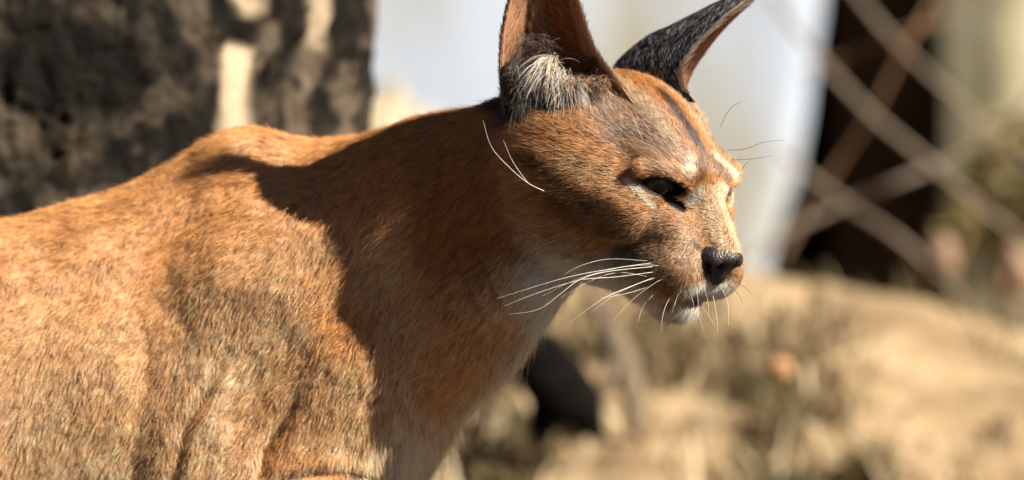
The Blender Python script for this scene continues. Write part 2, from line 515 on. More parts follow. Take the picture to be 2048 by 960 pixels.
for i in range(6):                       # side boards
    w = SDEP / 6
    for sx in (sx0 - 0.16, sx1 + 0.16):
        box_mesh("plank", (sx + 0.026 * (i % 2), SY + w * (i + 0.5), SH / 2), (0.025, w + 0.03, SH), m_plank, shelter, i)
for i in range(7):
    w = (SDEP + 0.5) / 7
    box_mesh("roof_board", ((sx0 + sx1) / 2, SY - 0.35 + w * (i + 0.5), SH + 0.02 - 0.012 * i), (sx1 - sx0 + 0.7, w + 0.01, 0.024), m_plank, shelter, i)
for px, wd in ((1760, 0.10), (1880, 0.06)):
    p = wp(px, 0, SY)
    box_mesh("post", (p[0], SY - 0.03, SH / 2 - 0.01), (wd, 0.07, SH - 0.03), m_post, shelter)

# wire fence ------------------------------------------------
FY = 1.95
m_wire = simple_mat("rusted_wire", (.17, .122, .085), (.27, .21, .155), 60, 0.7, 0.3, 0.001, 0.4)
m_wire2 = simple_mat("shaded_rusted_wire", (.16, .085, .04), (.26, .15, .08), 60, 0.7, 0.3, 0.001, 0.4)  # browner copy of the rusted wire, shade put into its colour
fence = tag(empty("wire_fence", (wp(1800, 0, FY)[0], FY, 0)), "rusty diamond wire fence in front of the dark shelter", "fence")
for pth, r_, m_ in (
    ([(1600, -150), (1690, -40), (1780, 72), (1905, 192), (2010, 300), (2140, 420), (2300, 560)], .0023, m_wire),
    ([(1540, -10), (1622, 98), (1740, 226), (1850, 318), (1960, 412), (2075, 505), (2180, 600)], .0025, m_wire),
    ([(1560, 305), (1600, 338), (1700, 412), (1790, 472), (1870, 540), (1960, 640)], .0024, m_wire),
    ([(1500, 520), (1560, 470), (1700, 404), (1790, 366), (1900, 318), (2020, 240), (2130, 130)], .0023, m_wire),
    ([(1890, -40), (1810, 98), (1742, 228), (1680, 322), (1620, 420), (1560, 520)], .0018, m_wire2),
    ([(1990, -60), (1900, 30), (1800, 66), (1700, 110), (1600, 150)], .0011, m_wire2),
    ([(2300, -40), (2180, 60), (2060, 190), (1960, 412), (1900, 560)], .0018, m_wire2)):
    limb("wire", [wp(a, b_, FY + 0.012 * math.sin(a * 0.02)) for a, b_ in pth], [r_, r_], m_, fence, 46, 8, 0.12, 3, 0.02)
m_fpost = simple_mat("galvanised_post", (.20, .22, .20), (.34, .36, .33), 40, 0.6, 0.2, 0.001, 0.4)
p = wp(2240, 0, FY)
limb("post", [(p[0], FY, -0.03), (p[0], FY, 0.7), (p[0] + .004, FY, 1.5)], [.018, .018, .018], m_fpost, fence, 12, 14, 0.02)
p = wp(1600, 480, FY)
limb("post", [(p[0] - 0.012, FY + 0.03, -0.03), (p[0] - 0.006, FY + 0.03, 0.25), (p[0] - 0.002, FY + 0.03, 0.36)], [.012, .012, .011], m_fpost, fence, 12, 14, 0.02)

# leafy bush at the right ------------------------------------------------
m_leaf = grass_mat("yellow_green_leaf", (.20, .17, .07), (.36, .31, .14), (.55, .49, .25))
def leaf_translucent(m):
    nt = m.node_tree; b = nt.nodes["Principled BSDF"]
    t = nt.nodes.new("ShaderNodeBsdfTranslucent"); mx = nt.nodes.new("ShaderNodeMixShader"); mx.inputs[0].default_value = 0.35
    src = b.inputs["Base Color"].links[0].from_socket
    nt.links.new(src, t.inputs[0]); nt.links.new(b.outputs[0], mx.inputs[1]); nt.links.new(t.outputs[0], mx.inputs[2])
    nt.links.new(mx.outputs[0], nt.nodes["Material Output"].inputs[0])
leaf_translucent(m_leaf)
m_twig = simple_mat("twig_bark", (.10, .07, .045), (.20, .15, .10), 40, 0.9, 0.4, 0.002)
BYY = 2.35
bush = tag(empty("leafy_bush", (wp(2010, 0, BYY)[0], BYY, 0)), "low olive-yellow leafy bush at the foot of the pale trunk, right edge", "bush")
cs, rs = [], []
r_ = np.random.default_rng(12)
for (px, py, rp) in ((2000, 330, 55), (1960, 395, 55), (2060, 300, 60), (2080, 400, 80), (2010, 440, 60), (1930, 450, 40), (2160, 360, 110), (1985, 290, 36), (2100, 470, 80)):
    p = wp(px, py, BYY + r_.uniform(-0.05, 0.06)); cs.append(p); rs.append(rp * U * 1.74)
leaf_cloud("crown", cs, rs, 2600, 0.018, m_leaf, bush, 4)["kind"] = "stuff"
b0 = wp(2050, 480, BYY)
for k, (px, py) in enumerate(((2000, 320), (2070, 300), (2090, 380), (1950, 420), (2150, 340))):
    p = wp(px, py, BYY)
    limb("stem", [(b0[0] + 0.02 * (k - 2), BYY + 0.02 * (k % 2), -0.03), (b0[0] + 0.03 * (k - 2), BYY, 0.22), p], [.012, .009, .003], m_twig, bush, 16, 8, 0.2, k)
# pale trunk at the right edge
PTY = 3.18
m_pale, nt, b = new_mat("pale_smooth_bark")
pn = noise_node(nt, 9.0, 4, 0.6); pn2 = noise_node(nt, 40.0, 5, 0.6)
pc = ramp(nt, pn.outputs[0], [(0.34, (.36, .32, .18)), (0.46, (.56, .50, .31)), (0.62, (.70, .64, .44))])
nt.links.new(mix_col(nt, 0.6, pc, ramp(nt, pn2.outputs[0], [(0.3, (.6,) * 3), (0.65, (1.0,) * 3)]), 'MULTIPLY'), b.inputs["Base Color"])
b.inputs["Roughness"].default_value = 0.85
bump(nt, b, pn2.outputs[0], 0.5, 0.006)
kp = U * (CAM_D + PTY) / CAM_D
ptree = tag(empty("pale_tree", (wp(2050, 0, PTY)[0], PTY, 0)), "pale yellowish smooth-barked tree trunk at the right edge of the picture", "tree")
tp0 = wp(2050, 0, PTY)
limb("trunk", [(tp0[0] + .01, PTY, -0.06), (tp0[0] + .008, PTY, 0.12), (tp0[0] + .004, PTY, 0.4), (tp0[0], PTY, 0.75), (tp0[0] + .01, PTY, 1.5), (tp0[0] + .05, PTY + .03, 2.4)],
     [215 * kp, 175 * kp, 162 * kp, 158 * kp, 140 * kp, 90 * kp], m_pale, ptree, 90, 60, 0.10, 7, 0.12)
for k, (dx, dz) in enumerate(((0.7, 3.0), (-0.5, 3.2), (0.1, 3.3))):
    limb("limb", [(tp0[0] + .03, PTY + .02, 2.1), (tp0[0] + dx * 0.5, PTY + .1, 2.5), (tp0[0] + dx, PTY + .2, dz)], [60 * kp, 40 * kp, 10 * kp], m_pale, ptree, 20, 14, 0.1, k, 0.1)

# boulders and stones ------------------------------------------------
def boulder(name, c, s, mat, seed, cat_label, cat="rock", group=None):
    V, F = uv_sphere(40, 26)
    V = np.array(V) ; 
    Q = V * np.array(s)
    dN = 1 + 0.42 * fbm(V * 0.5 + seed, 0.42, 4, seed, 0.55) + 0.07 * fbm(V + seed, 0.16, 3, seed + 3)
    Q = Q * dN[:, None]
    Q[:, 2] = np.maximum(Q[:, 2], -0.75 * s[2])
    o = mesh_obj(name, Q, F, mat); o.location = c
    return tag(o, cat_label, cat, group)
def uv_sphere(nu=32, nv=20):
    V = [(0, 0, 1.0)]
    for i in range(1, nv):
        t = math.pi * i / nv
        for j in range(nu):
            p = 2 * math.pi * j / nu
            V.append((math.sin(t) * math.cos(p), math.sin(t) * math.sin(p), math.cos(t)))
    V.append((0, 0, -1.0))
    F = [(0, 1 + j, 1 + (j + 1) % nu) for j in range(nu)]
    for i in range(nv - 2):
        for j in range(nu):
            a = 1 + i * nu + j; b2 = 1 + i * nu + (j + 1) % nu
            F.append((a, a + nu, b2 + nu, b2))
    k = 1 + (nv - 2) * nu
    F += [(len(V) - 1, k + (j + 1) % nu, k + j) for j in range(nu)]
    return V, F
m_sand = simple_mat("sandstone", (.33, .265, .165), (.47, .39, .265), 8, 0.9, 0.5, 0.01)
m_pink = simple_mat("pink_sandstone", (.20, .125, .075), (.33, .22, .145), 60, 0.9, 0.5, 0.01)
p = wp(752, 330, 2.2)
boulder("boulder", (p[0], 2.2, 0.20), (0.135, 0.10, 0.325), m_sand, 5, "tall pale beige boulder between the tree trunk and the cat's nape", "boulder")
p = wp(1884, 512, 1.82); boulder("stone", tuple(p), (0.010, 0.011, 0.017), m_pink, 9, "small pinkish stone on the bank crest left of the dark gap", "stone", "stones on the bank crest")
p = wp(2032, 550, 1.80); boulder("stone", tuple(p), (0.017, 0.018, 0.022), m_pink, 14, "larger pinkish stone on the bank crest at the right edge", "stone", "stones on the bank crest")

# black and grey fallen branches in front of the bank ------------------------------------------------
m_black = simple_mat("black_wood", (.0025, .002, .002), (.009, .007, .006), 60, 0.95, 0.6, 0.004, 0.05)
m_deadw = simple_mat("dead_grey_wood", (.10, .075, .05), (.20, .15, .10), 50, 0.9, 0.5, 0.003, 0.2)
QY = 1.26
cb = tag(empty("black_branch", tuple(wp(1100, 860, QY))), "black forked branch lying on the bank below the cat's throat", "branch")
ks = U * (CAM_D + QY) / CAM_D
limb("branch", [wp(1000, 560, QY + .08), wp(1020, 650, QY + .04), wp(1075, 725, QY), wp(1120, 775, QY - .01), wp(1165, 815, QY), wp(1200, 880, QY)], [20 * ks, 40 * ks, 58 * ks, 64 * ks, 44 * ks, 14 * ks], m_black, cb, 40, 16, 0.4, 2)
limb("branch", [wp(1045, 670, QY + .02), wp(985, 705, QY + .03), wp(915, 770, QY + .02), wp(870, 850, QY)], [40 * ks, 50 * ks, 34 * ks, 20 * ks], m_black, cb, 20, 14, 0.35, 4)
limb("branch", [wp(1110, 775, QY), wp(1090, 830, QY), wp(1075, 890, QY - .01)], [46 * ks, 38 * ks, 14 * ks], m_black, cb, 24, 14, 0.35, 6)
QY = 1.32; ks = U * (CAM_D + QY) / CAM_D
db = tag(empty("dead_branch", tuple(wp(1260, 850, QY))), "short grey-brown dead branch on the bank just right of the black one", "branch")
limb("branch", [wp(1180, 585, QY + .06), wp(1205, 640, QY + .04), wp(1240, 715, QY + .02), wp(1262, 790, QY), wp(1268, 870, QY - .01)], [8 * ks, 18 * ks, 34 * ks, 26 * ks, 14 * ks], m_deadw, db, 40, 14, 0.4, 8)
limb("branch", [wp(1240, 712, QY + .02), wp(1215, 760, QY), wp(1190, 850, QY)], [20 * ks, 12 * ks, 8 * ks], m_deadw, db, 18, 10, 0.3, 9)

# dry weed tufts on the bank ------------------------------------------------
def tuft(px, py, y, hpx, wpx, cnt, mat, seed, label):
    r = np.random.default_rng(seed)
    k = (CAM_D + y) / CAM_D
    b0 = wp(px, py, y); b0[2] = bank_z(b0[0:1], np.array([y]))[0] - 0.045
    root = tag(empty("weed_tuft", tuple(b0)), label, "weed", "dry weeds on the bank")
    V, F, T = [], [], []
    for i in range(cnt):
        az = r.uniform(0, 2 * math.pi); L = hpx * U * k * r.uniform(0.5, 1.2); bd = r.uniform(0.1, 0.6)
        base = b0 + np.array([r.normal() * wpx * 0.25 * U * k, r.normal() * 0.02, 0])
        d = np.array([math.cos(az), math.sin(az) * 0.6, 0]); s = np.array([-d[1], d[0], 0]); n0 = len(V)
        for u, w in ((0, 1), (0.4, 0.9), (0.75, 0.6), (1, 0.1)):
            c = base + d * (L * bd * u * u) + np.array([0, 0, L * u * (1 - 0.3 * bd * u)])
            V += [c - s * 0.003 * w, c + s * 0.003 * w]
        F += [(n0 + 2 * j, n0 + 2 * j + 1, n0 + 2 * j + 3, n0 + 2 * j + 2) for j in range(3)]
        T += [r.random()] * 8
    o = mesh_obj("blades", np.array(V), F, mat, root)
    o["kind"] = "stuff"
    vcol(o, "tone", np.repeat(np.array(T)[:, None], 3, 1))
for i, a in enumerate((
    (1738, 840, 1.28, 130, 90, 150, m_weed, "olive-brown weed tuft in the middle of the bank at right"),
    (1560, 720, 1.35, 170, 60, 110, m_weed, "tall thin brown weed below and right of the nose"),
    (1580, 930, 1.22, 190, 110, 150, m_weed, "brown weed tuft at the bottom edge below the tall thin weed"),
    (1490, 760, 1.32, 90, 60, 70, m_weed, "low olive weed just left of the round orange leaf"),
    (1930, 900, 1.25, 110, 70, 80, m_weed, "brown weed tuft near the bottom right corner"),
    (1985, 730, 1.42, 80, 60, 60, m_weed, "small brown weed high on the bank at the right edge"),
    (1275, 930, 1.2, 90, 70, 70, m_weed, "olive weed tuft at the foot of the grey-brown branch"))):
    tuft(*a[:7], 50 + i, a[7])

# a dead leaf ------------------------------------------------
m_dl = simple_mat("dead_leaf", (.34, .17, .07), (.46, .26, .12), 60, 0.7, 0.3, 0.001)
p = wp(1562, 738, 1.24)
th = np.linspace(0, 2 * math.pi, 17)[:-1]
V = [(0, 0, 0)] + [(0.0085 * math.cos(t) * (1 + 0.1 * math.sin(3 * t)), 0.003 * math.sin(2 * t), 0.0085 * math.sin(t)) for t in th]
V += [(x, y + 0.0012, z) for x, y, z in V]
F = [(0, 1 + (i + 1) % 16, 1 + i) for i in range(16)] + [(17, 18 + i, 18 + (i + 1) % 16) for i in range(16)] + [(1 + i, 1 + (i + 1) % 16, 18 + (i + 1) % 16, 18 + i) for i in range(16)]
o = mesh_obj("dead_leaf", V, F, m_dl); o.location = Vector(p)
tag(o, "round orange dead leaf caught in the weeds below and right of the nose", "leaf")
# ------------------------------------------------------------------ the caracal: body as one blended surface
class Field:
    """A signed distance field on a rectilinear grid with spacing that varies by region."""
    def __init__(self, ax):
        self.ax = [np.asarray(a, dtype=np.float64) for a in ax]
        self.v = np.full([len(a) for a in self.ax], 400.0, dtype=np.float32)
    def _sub(self, lo, hi):
        sl, gr = [], []
        for a, l, h in zip(self.ax, lo, hi):
            i0 = max(int(np.searchsorted(a, l)) - 1, 0); i1 = min(int(np.searchsorted(a, h)) + 1, len(a))
            sl.append(slice(i0, i1)); gr.append(a[i0:i1])
        if any(len(g) == 0 for g in gr): return None, None
        G = np.meshgrid(*gr, indexing='ij', sparse=True)
        return tuple(sl), G
    def _put(self, sl, d, k, sub=False):
        a = self.v[sl]
        d = d.astype(np.float32)
        if sub:
            d = -d
            h = np.maximum(k - np.abs(a - d), 0) / k
            self.v[sl] = np.maximum(a, d) + h * h * k * 0.25
        else:
            h = np.maximum(k - np.abs(a - d), 0) / k
            self.v[sl] = np.minimum(a, d) - h * h * k * 0.25
    def ell(self, c, r, k=20, axes=None, sub=False):
        c = np.asarray(c, float); r = np.asarray(r, float)
        A = np.eye(3) if axes is None else np.asarray(axes, float)
        R = np.sqrt(((A * r[:, None]) ** 2).sum(0)) + k + 45
        sl, G = self._sub(c - R, c + R)
        if sl is None: return
        q = [G[i] - c[i] for i in range(3)]
        loc = [A[j, 0] * q[0] + A[j, 1] * q[1] + A[j, 2] * q[2] for j in range(3)]
        k0 = np.sqrt(sum((loc[j] / r[j]) ** 2 for j in range(3)))
        k1 = np.sqrt(sum((loc[j] / r[j] ** 2) ** 2 for j in range(3))) + 1e-9
        self._put(sl, k0 * (k0 - 1) / k1, k, sub)
    def cone(self, a, b, ra, rb, k=30, ys=1.0, sub=False):
        """round cone; ys > 1 flattens it across the depth axis"""
        a = np.asarray(a, float); b = np.asarray(b, float)
        R = max(ra, rb) + k + 45
        sl, G = self._sub(np.minimum(a, b) - R, np.maximum(a, b) + R)
        if sl is None: return
        S = np.array([1, ys, 1.0])
        pa = [(G[i] - a[i]) * S[i] for i in range(3)]
        ba = (b - a) * S
        t = np.clip((pa[0] * ba[0] + pa[1] * ba[1] + pa[2] * ba[2]) / (ba @ ba + 1e-9), 0, 1)
        d = np.sqrt(sum((pa[i] - t * ba[i]) ** 2 for i in range(3))) - (ra + (rb - ra) * t)
        self._put(sl, d / ys ** 0.5, k, sub)
    def mesh(self):
        """surface nets"""
        v = self.v; n = v.shape
        ins = v < 0
        c = np.zeros([m - 1 for m in n], dtype=np.int8)
        for dx in (0, 1):
            for dy in (0, 1):
                for dz in (0, 1):
                    c += ins[dx:n[0] - 1 + dx, dy:n[1] - 1 + dy, dz:n[2] - 1 + dz]
        cells = np.argwhere((c > 0) & (c < 8))
        idx = np.full(c.shape, -1, dtype=np.int64)
        idx[tuple(cells.T)] = np.arange(len(cells))
        acc = np.zeros((len(cells), 3)); cnt = np.zeros(len(cells))
        for axis in range(3):
            o1, o2 = [k for k in range(3) if k != axis]
            for u in (0, 1):
                for w in (0, 1):
                    p0 = cells.copy(); p0[:, o1] += u; p0[:, o2] += w
                    p1 = p0.copy(); p1[:, axis] += 1
                    v0 = v[tuple(p0.T)].astype(float); v1 = v[tuple(p1.T)].astype(float)
                    m = (v0 < 0) != (v1 < 0)
                    t = np.where(m, v0 / np.where(m, v0 - v1, 1), 0)
                    P = np.stack([self.ax[j][p0[:, j]] for j in range(3)], 1)
                    P[:, axis] += t * (self.ax[axis][p1[:, axis]] - self.ax[axis][p0[:, axis]])
                    acc[m] += P[m]; cnt[m] += 1
        V = acc / cnt[:, None]
        F = []
        for axis in range(3):
            o1, o2 = [(1, 2), (2, 0), (0, 1)][axis]
            s0 = [slice(1, n[k] - 1) for k in range(3)]; s0[axis] = slice(0, n[axis] - 1)
            s1 = list(s0); s1[axis] = slice(1, n[axis])
            a = ins[tuple(s0)]; b = ins[tuple(s1)]
            for flip, msk in ((False, a & ~b), (True, ~a & b)):
                e = np.argwhere(msk)
                if len(e) == 0: continue
                off = np.array([1, 1, 1]); off[axis] = 0
                e = e + off
                q = []
                for du, dw in ((-1, -1), (0, -1), (0, 0), (-1, 0)):
                    cc = e.copy(); cc[:, o1] += du; cc[:, o2] += dw
                    q.append(idx[tuple(cc.T)])
                q = np.stack(q, 1)
                F.append(q[:, ::-1] if flip else q)
        F = np.concatenate(F)
        return V, F[(F >= 0).all(1)]

def quad_normals(V, F):
    fn = np.cross(V[F[:, 2]] - V[F[:, 0]], V[F[:, 3]] - V[F[:, 1]])
    N = np.zeros_like(V)
    for k in range(4):
        for j in range(3):
            N[:, j] += np.bincount(F[:, k], weights=fn[:, j], minlength=len(V))
    return nrm(N)

def relax(V, F, it=2, lam=0.5):
    for _ in range(it):
        s = np.zeros_like(V); c = np.zeros(len(V))
        for k in range(4):
            a, b = F[:, k], F[:, (k + 1) % 4]
            for j in range(3):
                s[:, j] += np.bincount(a, weights=V[b, j], minlength=len(V)) + np.bincount(b, weights=V[a, j], minlength=len(V))
            c += np.bincount(a, minlength=len(V)) + np.bincount(b, minlength=len(V))
        V = V + lam * (s / np.maximum(c, 1)[:, None] - V)
    return V

# head frame: forward, towards the viewer's side, up
YAW, PITCH = math.radians(43.5), math.radians(28)
cy, sy, cp, sp = math.cos(YAW), math.sin(YAW), math.cos(PITCH), math.sin(PITCH)
HF = np.array([cy * cp, -sy * cp, -sp])
HL = np.array([-sy, -cy, 0.0])
HW = np.array([cy * sp, -sy * sp, cp])
HAX = np.stack([HF, HL, HW])
HE = pt(1404, 400, 0)

def hd(f, l, w):
    return HE + f * HF + l * HL + w * HW

def to_head(P):
    return (np.asarray(P) - HE) @ HAX.T

def head_axes(fdir, up=(0, 0, 1)):
    """axes (rows) built from a direction in the head frame"""
    a = nrm(np.array(fdir, float)); u = np.array(up, float)
    b = nrm(np.cross(u, a)); c = np.cross(a, b)
    return np.stack([a @ HAX, b @ HAX, c @ HAX])

def axis(*parts):
    out = []
    for lo, hi, st in parts:
        out.append(np.arange(lo, hi, st))
    return np.concatenate(out)

gx = axis((-2150, -1000, 26), (-1000, -630, 13), (-630, -60, 10), (-60, 560, 5.5))
gy = axis((-330, 330, 6), (330, 1000, 10))
gz = axis((-1640, -560, 22), (-560, -220, 10), (-220, 420, 5.5))
B = Field((gx, gy, gz))

BD = 610.0      # depth of the body's middle plane behind the head
# trunk of the body, seen from the side
for (p, q, ra, rb) in (((470, 780), (300, 825), 395, 425), ((300, 825), (-150, 870), 425, 425),
                       ((-150, 870), (-560, 850), 425, 385), ((-560, 850), (-880, 760), 385, 310)):
    B.cone(pt(*p, BD), pt(*q, BD), ra - 12, rb - 12, k=110, ys=1.40)
B.ell(pt(610, 810, BD - 10), (200, 195, 260), k=100)              # brisket
B.cone(pt(480, 495, BD), pt(700, 520, BD - 30), 195, 225, k=90, ys=1.25)
B.cone(pt(500, 640, BD), pt(640, 650, BD - 20), 300, 290, k=90, ys=1.2)  # withers to neck
B.cone(pt(470, 500, BD), pt(250, 640, BD), 185, 225, k=90, ys=1.3)
# neck
B.cone(pt(1050, 372, 215), pt(880, 488, 378), 180, 222, k=110, ys=1.4)
B.cone(pt(880, 488, 370), pt(690, 580, BD - 40), 222, 275, k=120, ys=1.45)
B.cone(pt(1070, 510, 160), pt(890, 640, 320), 88, 112, k=80, ys=1.1)
B.cone(pt(890, 640, 320), pt(705, 850, BD - 90), 112, 148, k=90, ys=1.3)
# shoulder blades, upper arms, elbows, legs
for s in (-1, 1):
    yb = BD + s * 70; yo = BD + s * 250
    B.cone(pt(492, 345, yb), pt(560, 560, yo - s * 70), 44, 100, k=130)
    B.cone(pt(560, 560, yo - s * 70), pt(700, 720, yo - s * 12), 120, 130, k=120)
    B.cone(pt(705, 760, yo), pt(610, 960, yo + s * 4), 118, 110, k=80)         # upper arm
    B.cone(pt(475, 590, yo - s * 50), pt(440, 960, yo - s * 5), 98, 106, k=120)          # triceps
    B.cone(pt(490, 960, yo), pt(600, 1480, yo - s * 40), 95, 58, k=40)
    B.cone(pt(600, 1480, yo - s * 40), pt(590, 1960, yo - s * 50), 58, 50, k=30)
    B.ell(pt(620, 2010, yo - s * 50), (95, 62, 55), k=30)
    B.ell(pt(648, 760, yo - s * 10), (178, 96, 330), k=70)                     # flat of the shoulder
    B.ell(pt(700, 575, yo - s * 30), (112, 84, 150), k=80)                     # front of the shoulder blade
    # hind legs
    B.cone(pt(-900, 800, BD + s * 120), pt(-740, 1180, BD + s * 190), 260, 130, k=80, ys=1.3)
    B.cone(pt(-740, 1180, BD + s * 190), pt(-960, 1580, BD + s * 170), 120, 62, k=50)
    B.cone(pt(-960, 1580, BD + s * 170), pt(-900, 1960, BD + s * 165), 60, 50, k=30)
    B.ell(pt(-860, 2010, BD + s * 165), (95, 62, 55), k=30)
for (p, q, ra, rb) in (((-1120, 660), (-1330, 1000), 62, 55), ((-1330, 1000), (-1420, 1420), 55, 46)):
    B.cone(pt(*p, BD), pt(*q, BD), ra, rb, k=50)

# head
def hell(c, r, k=20, axes=None, both=True, sub=False):
    B.ell(hd(*c), r, k, HAX if axes is None else axes, sub)
    if both and abs(c[1]) > 0:
        A = HAX if axes is None else None
        if A is None:
            loc = axes @ HAX.T
            loc = loc * np.array([1, -1, 1])
            A = loc @ HAX
        B.ell(hd(c[0], -c[1], c[2]), r, k, A, sub)

def hcone(a, b, ra, rb, k=20):
    B.cone(hd(*a), hd(*b), ra, rb, k)
    if a[1] != 0 or b[1] != 0:
        B.cone(hd(a[0], -a[1], a[2]), hd(b[0], -b[1], b[2]), ra, rb, k)

hell((-230, 0, 5), (190, 150, 135), 40)                 # cranium
hell((-80, 0, 10), (92, 96, 76), 50)                    # forehead
hell((-125, 108, -62), (110, 72, 82), 60)               # cheek bones
hell((-275, 128, -70), (150, 105, 135), 70)              # back of the cheeks
hell((-300, 118, 0), (105, 88, 105), 60)                 # side of the head below the ear
hcone((-15, 0, 14), (100, 0, -66), 34, 32, 30)           # bridge of the nose
hcone((10, 46, -72), (50, 50, -118), 54, 52, 40)        # sides of the muzzle
hell((36, 54, -134), (68, 57, 57), 22)                  # whisker pads
hell((0, 66, -146), (66, 50, 52), 30)
hell((74, 0, -122), (32, 30, 42), 24)
hell((20, 0, -196), (62, 48, 40), 12)                   # chin
hcone((5, 32, -190), (-190, 105, -170), 38, 80, 34)     # lower jaw
hell((-48, 72, 38), (55, 36, 13), 44)                   # brow ridges
# eyes: lids, then the opening
EYE_I = np.array([2.0, 57.0, -4.0]); EYE_O = np.array([-66.0, 150.0, 25.0])
EYE_A = nrm(EYE_O - EYE_I)
EYE_N = np.array([0.79, 0.60, 0.10]); EYE_N = nrm(EYE_N - (EYE_N @ EYE_A) * EYE_A)
EYE_B = np.cross(EYE_N, EYE_A)
if EYE_B[2] < 0: EYE_B = -EYE_B
EYE_S = 0.5 * (EYE_I + EYE_O) + EYE_N * 4
EYE_R = 42.0
EYE_C = EYE_S - EYE_N * (EYE_R + 2)
eye_axes = np.stack([EYE_A, EYE_B, EYE_N]) @ HAX
hell(tuple(EYE_C), (48, 48, 48), 18)
def epos(a, b, n): return tuple(EYE_S + a * EYE_A + b * EYE_B + n * EYE_N)
TILT = math.radians(20)
def eup(a, b, n):
    """a place on the eye's plane, measured along the tilted opening"""
    A = math.cos(TILT) * EYE_A - math.sin(TILT) * EYE_B; Bq = math.cos(TILT) * EYE_B + math.sin(TILT) * EYE_A
    return tuple(EYE_S - 8 * EYE_A + 9 * EYE_B + a * A + b * Bq + n * EYE_N)
_A = math.cos(TILT) * EYE_A - math.sin(TILT) * EYE_B; _B = math.cos(TILT) * EYE_B + math.sin(TILT) * EYE_A
tilt_axes = np.stack([_A, _B, EYE_N]) @ HAX
hcone(eup(-44, 28, -8), eup(58, 26, -8), 9, 12, 14)            # upper lid
hcone(eup(-30, -32, -12), eup(40, -26, -10), 8, 8, 14)          # lower lid
hell(eup(0, 0, 4), (48, 20, 30), 4, tilt_axes, True, True)
hell(epos(-44, -8, 4), (28, 9, 14), 4, eye_axes, True, True)
B.ell(pt(1106, 150, 15), (62, 95, 78), k=26, sub=True)     # hollow of the near ear
B.ell(pt(1022, 165, 50), (19, 20, 46), k=14)            # skin pocket on the rim of the near ear
BODY_V, BODY_F = B.mesh()
BODY_V = relax(BODY_V, BODY_F, 2, 0.5)
# folds of the hide and small muscles on the flank and shoulder
_n = quad_normals(BODY_V, BODY_F)
_k = 1.0 + BODY_V[:, 1] * U / CAM_D
_x = BODY_V[:, 0] / _k + 1024.0; _y = 480.0 - BODY_V[:, 2] / _k
_d = np.zeros(len(BODY_V))
def fold(pl, depth, width, bulge):
    """a crease along a line on the near side, with the hide swelling just ahead of it"""
    best = np.full(len(BODY_V), 1e9); side_ = np.zeros(len(BODY_V)); along = np.zeros(len(BODY_V))
    pl = np.array(pl, float)
    for i, (a, b) in enumerate(zip(pl[:-1], pl[1:])):
        t = np.clip(((_x - a[0]) * (b - a)[0] + (_y - a[1]) * (b - a)[1]) / ((b - a) @ (b - a)), 0, 1)
        dx = _x - a[0] - t * (b - a)[0]; dy = _y - a[1] - t * (b - a)[1]
        d = np.hypot(dx, dy); m = d < best
        best[m] = d[m]; side_[m] = np.sign((b - a)[0] * dy - (b - a)[1] * dx)[m]; along[m] = ((i + t) / (len(pl) - 1))[m]
    taper = np.sin(np.clip(along, 0.0, 1) * math.pi) ** 0.6
    sd = best * side_
    return taper * (-depth * np.exp(-(sd / width) ** 2) + bulge * np.exp(-((np.abs(sd) - 2.2 * width) / (1.6 * width)) ** 2)) * (_n[:, 1] < 0.1)
_d += fold([(452, 700), (412, 785), (372, 850), (336, 1020)], 15, 12, 7)
_d += fold([(612, 770), (560, 850), (528, 900), (515, 990)], 11, 14, 6)
_d += fold([(540, 960), (640, 942), (720, 940), (800, 962)], 14, 9, 6)
_d += fold([(300, 640), (296, 760), (270, 900), (262, 1000)], 4, 16, 3)
_d += fold([(960, 480), (985, 560), (1010, 610)], 9, 9, 5)
_d += fold([(930, 520), (955, 590), (990, 640)], 8, 9, 5)
_w = np.clip((900 - _x) / 150, 0, 1)
_d += _w * (4 * fbm(BODY_V, 110, 2, 201) + 2 * fbm(BODY_V, 45, 2, 205))
BODY_V = BODY_V + _n * _d[:, None]
BODY_V = relax(BODY_V, BODY_F, 1, 0.4)

# ears: cupped shells lofted through rows of (one edge, middle of the back, other edge)
def cr(P, n):
    """Catmull-Rom through the rows of P"""
    P = np.asarray(P, float); m = len(P)
    t = np.linspace(0, m - 1, n); i = np.minimum(t.astype(int), m - 2); u = (t - i)[:, None]
    p0 = P[np.maximum(i - 1, 0)]; p1 = P[i]; p2 = P[i + 1]; p3 = P[np.minimum(i + 2, m - 1)]
    return 0.5 * (2 * p1 + (p2 - p0) * u + (2 * p0 - 5 * p1 + 4 * p2 - p3) * u ** 2 + (3 * p1 - p0 - 3 * p2 + p3) * u ** 3)

def ear_shell(edge_a, edge_b, back, nt=46, ns=31, th=9.0):
    A, Bq, C = (cr([pt(*q) for q in e], nt) for e in (edge_a, edge_b, back))
    s = np.linspace(0, 1, ns)[None, :, None]
    ctrl = 2 * C - 0.5 * (A + Bq)
    G = (1 - s) ** 2 * A[:, None] + 2 * s * (1 - s) * ctrl[:, None] + s ** 2 * Bq[:, None]
    du = np.gradient(G, axis=0); dv = np.gradient(G, axis=1)
    N = nrm(np.cross(du, dv) + 1e-6)
    mid = 0.5 * (A + Bq)[:, None]
    sign = np.sign(((G - mid) * N).sum((1, 2)).sum())       # out through the back
    N = N * sign
    edge = np.minimum(s, 1 - s) * 2
    tk = th * (0.35 + 0.65 * np.clip(edge * 4, 0, 1))
    outer = G + N * tk * 0.5; inner = G - N * tk * 0.5
    return G, N, outer, inner

def grid_faces(n, m, off=0, flip=False):
    i, j = np.meshgrid(np.arange(n - 1), np.arange(m - 1), indexing='ij')
    a = (i * m + j).ravel() + off
    q = np.stack([a, a + 1, a + m + 1, a + m], 1)
    return q[:, ::-1] if flip else q

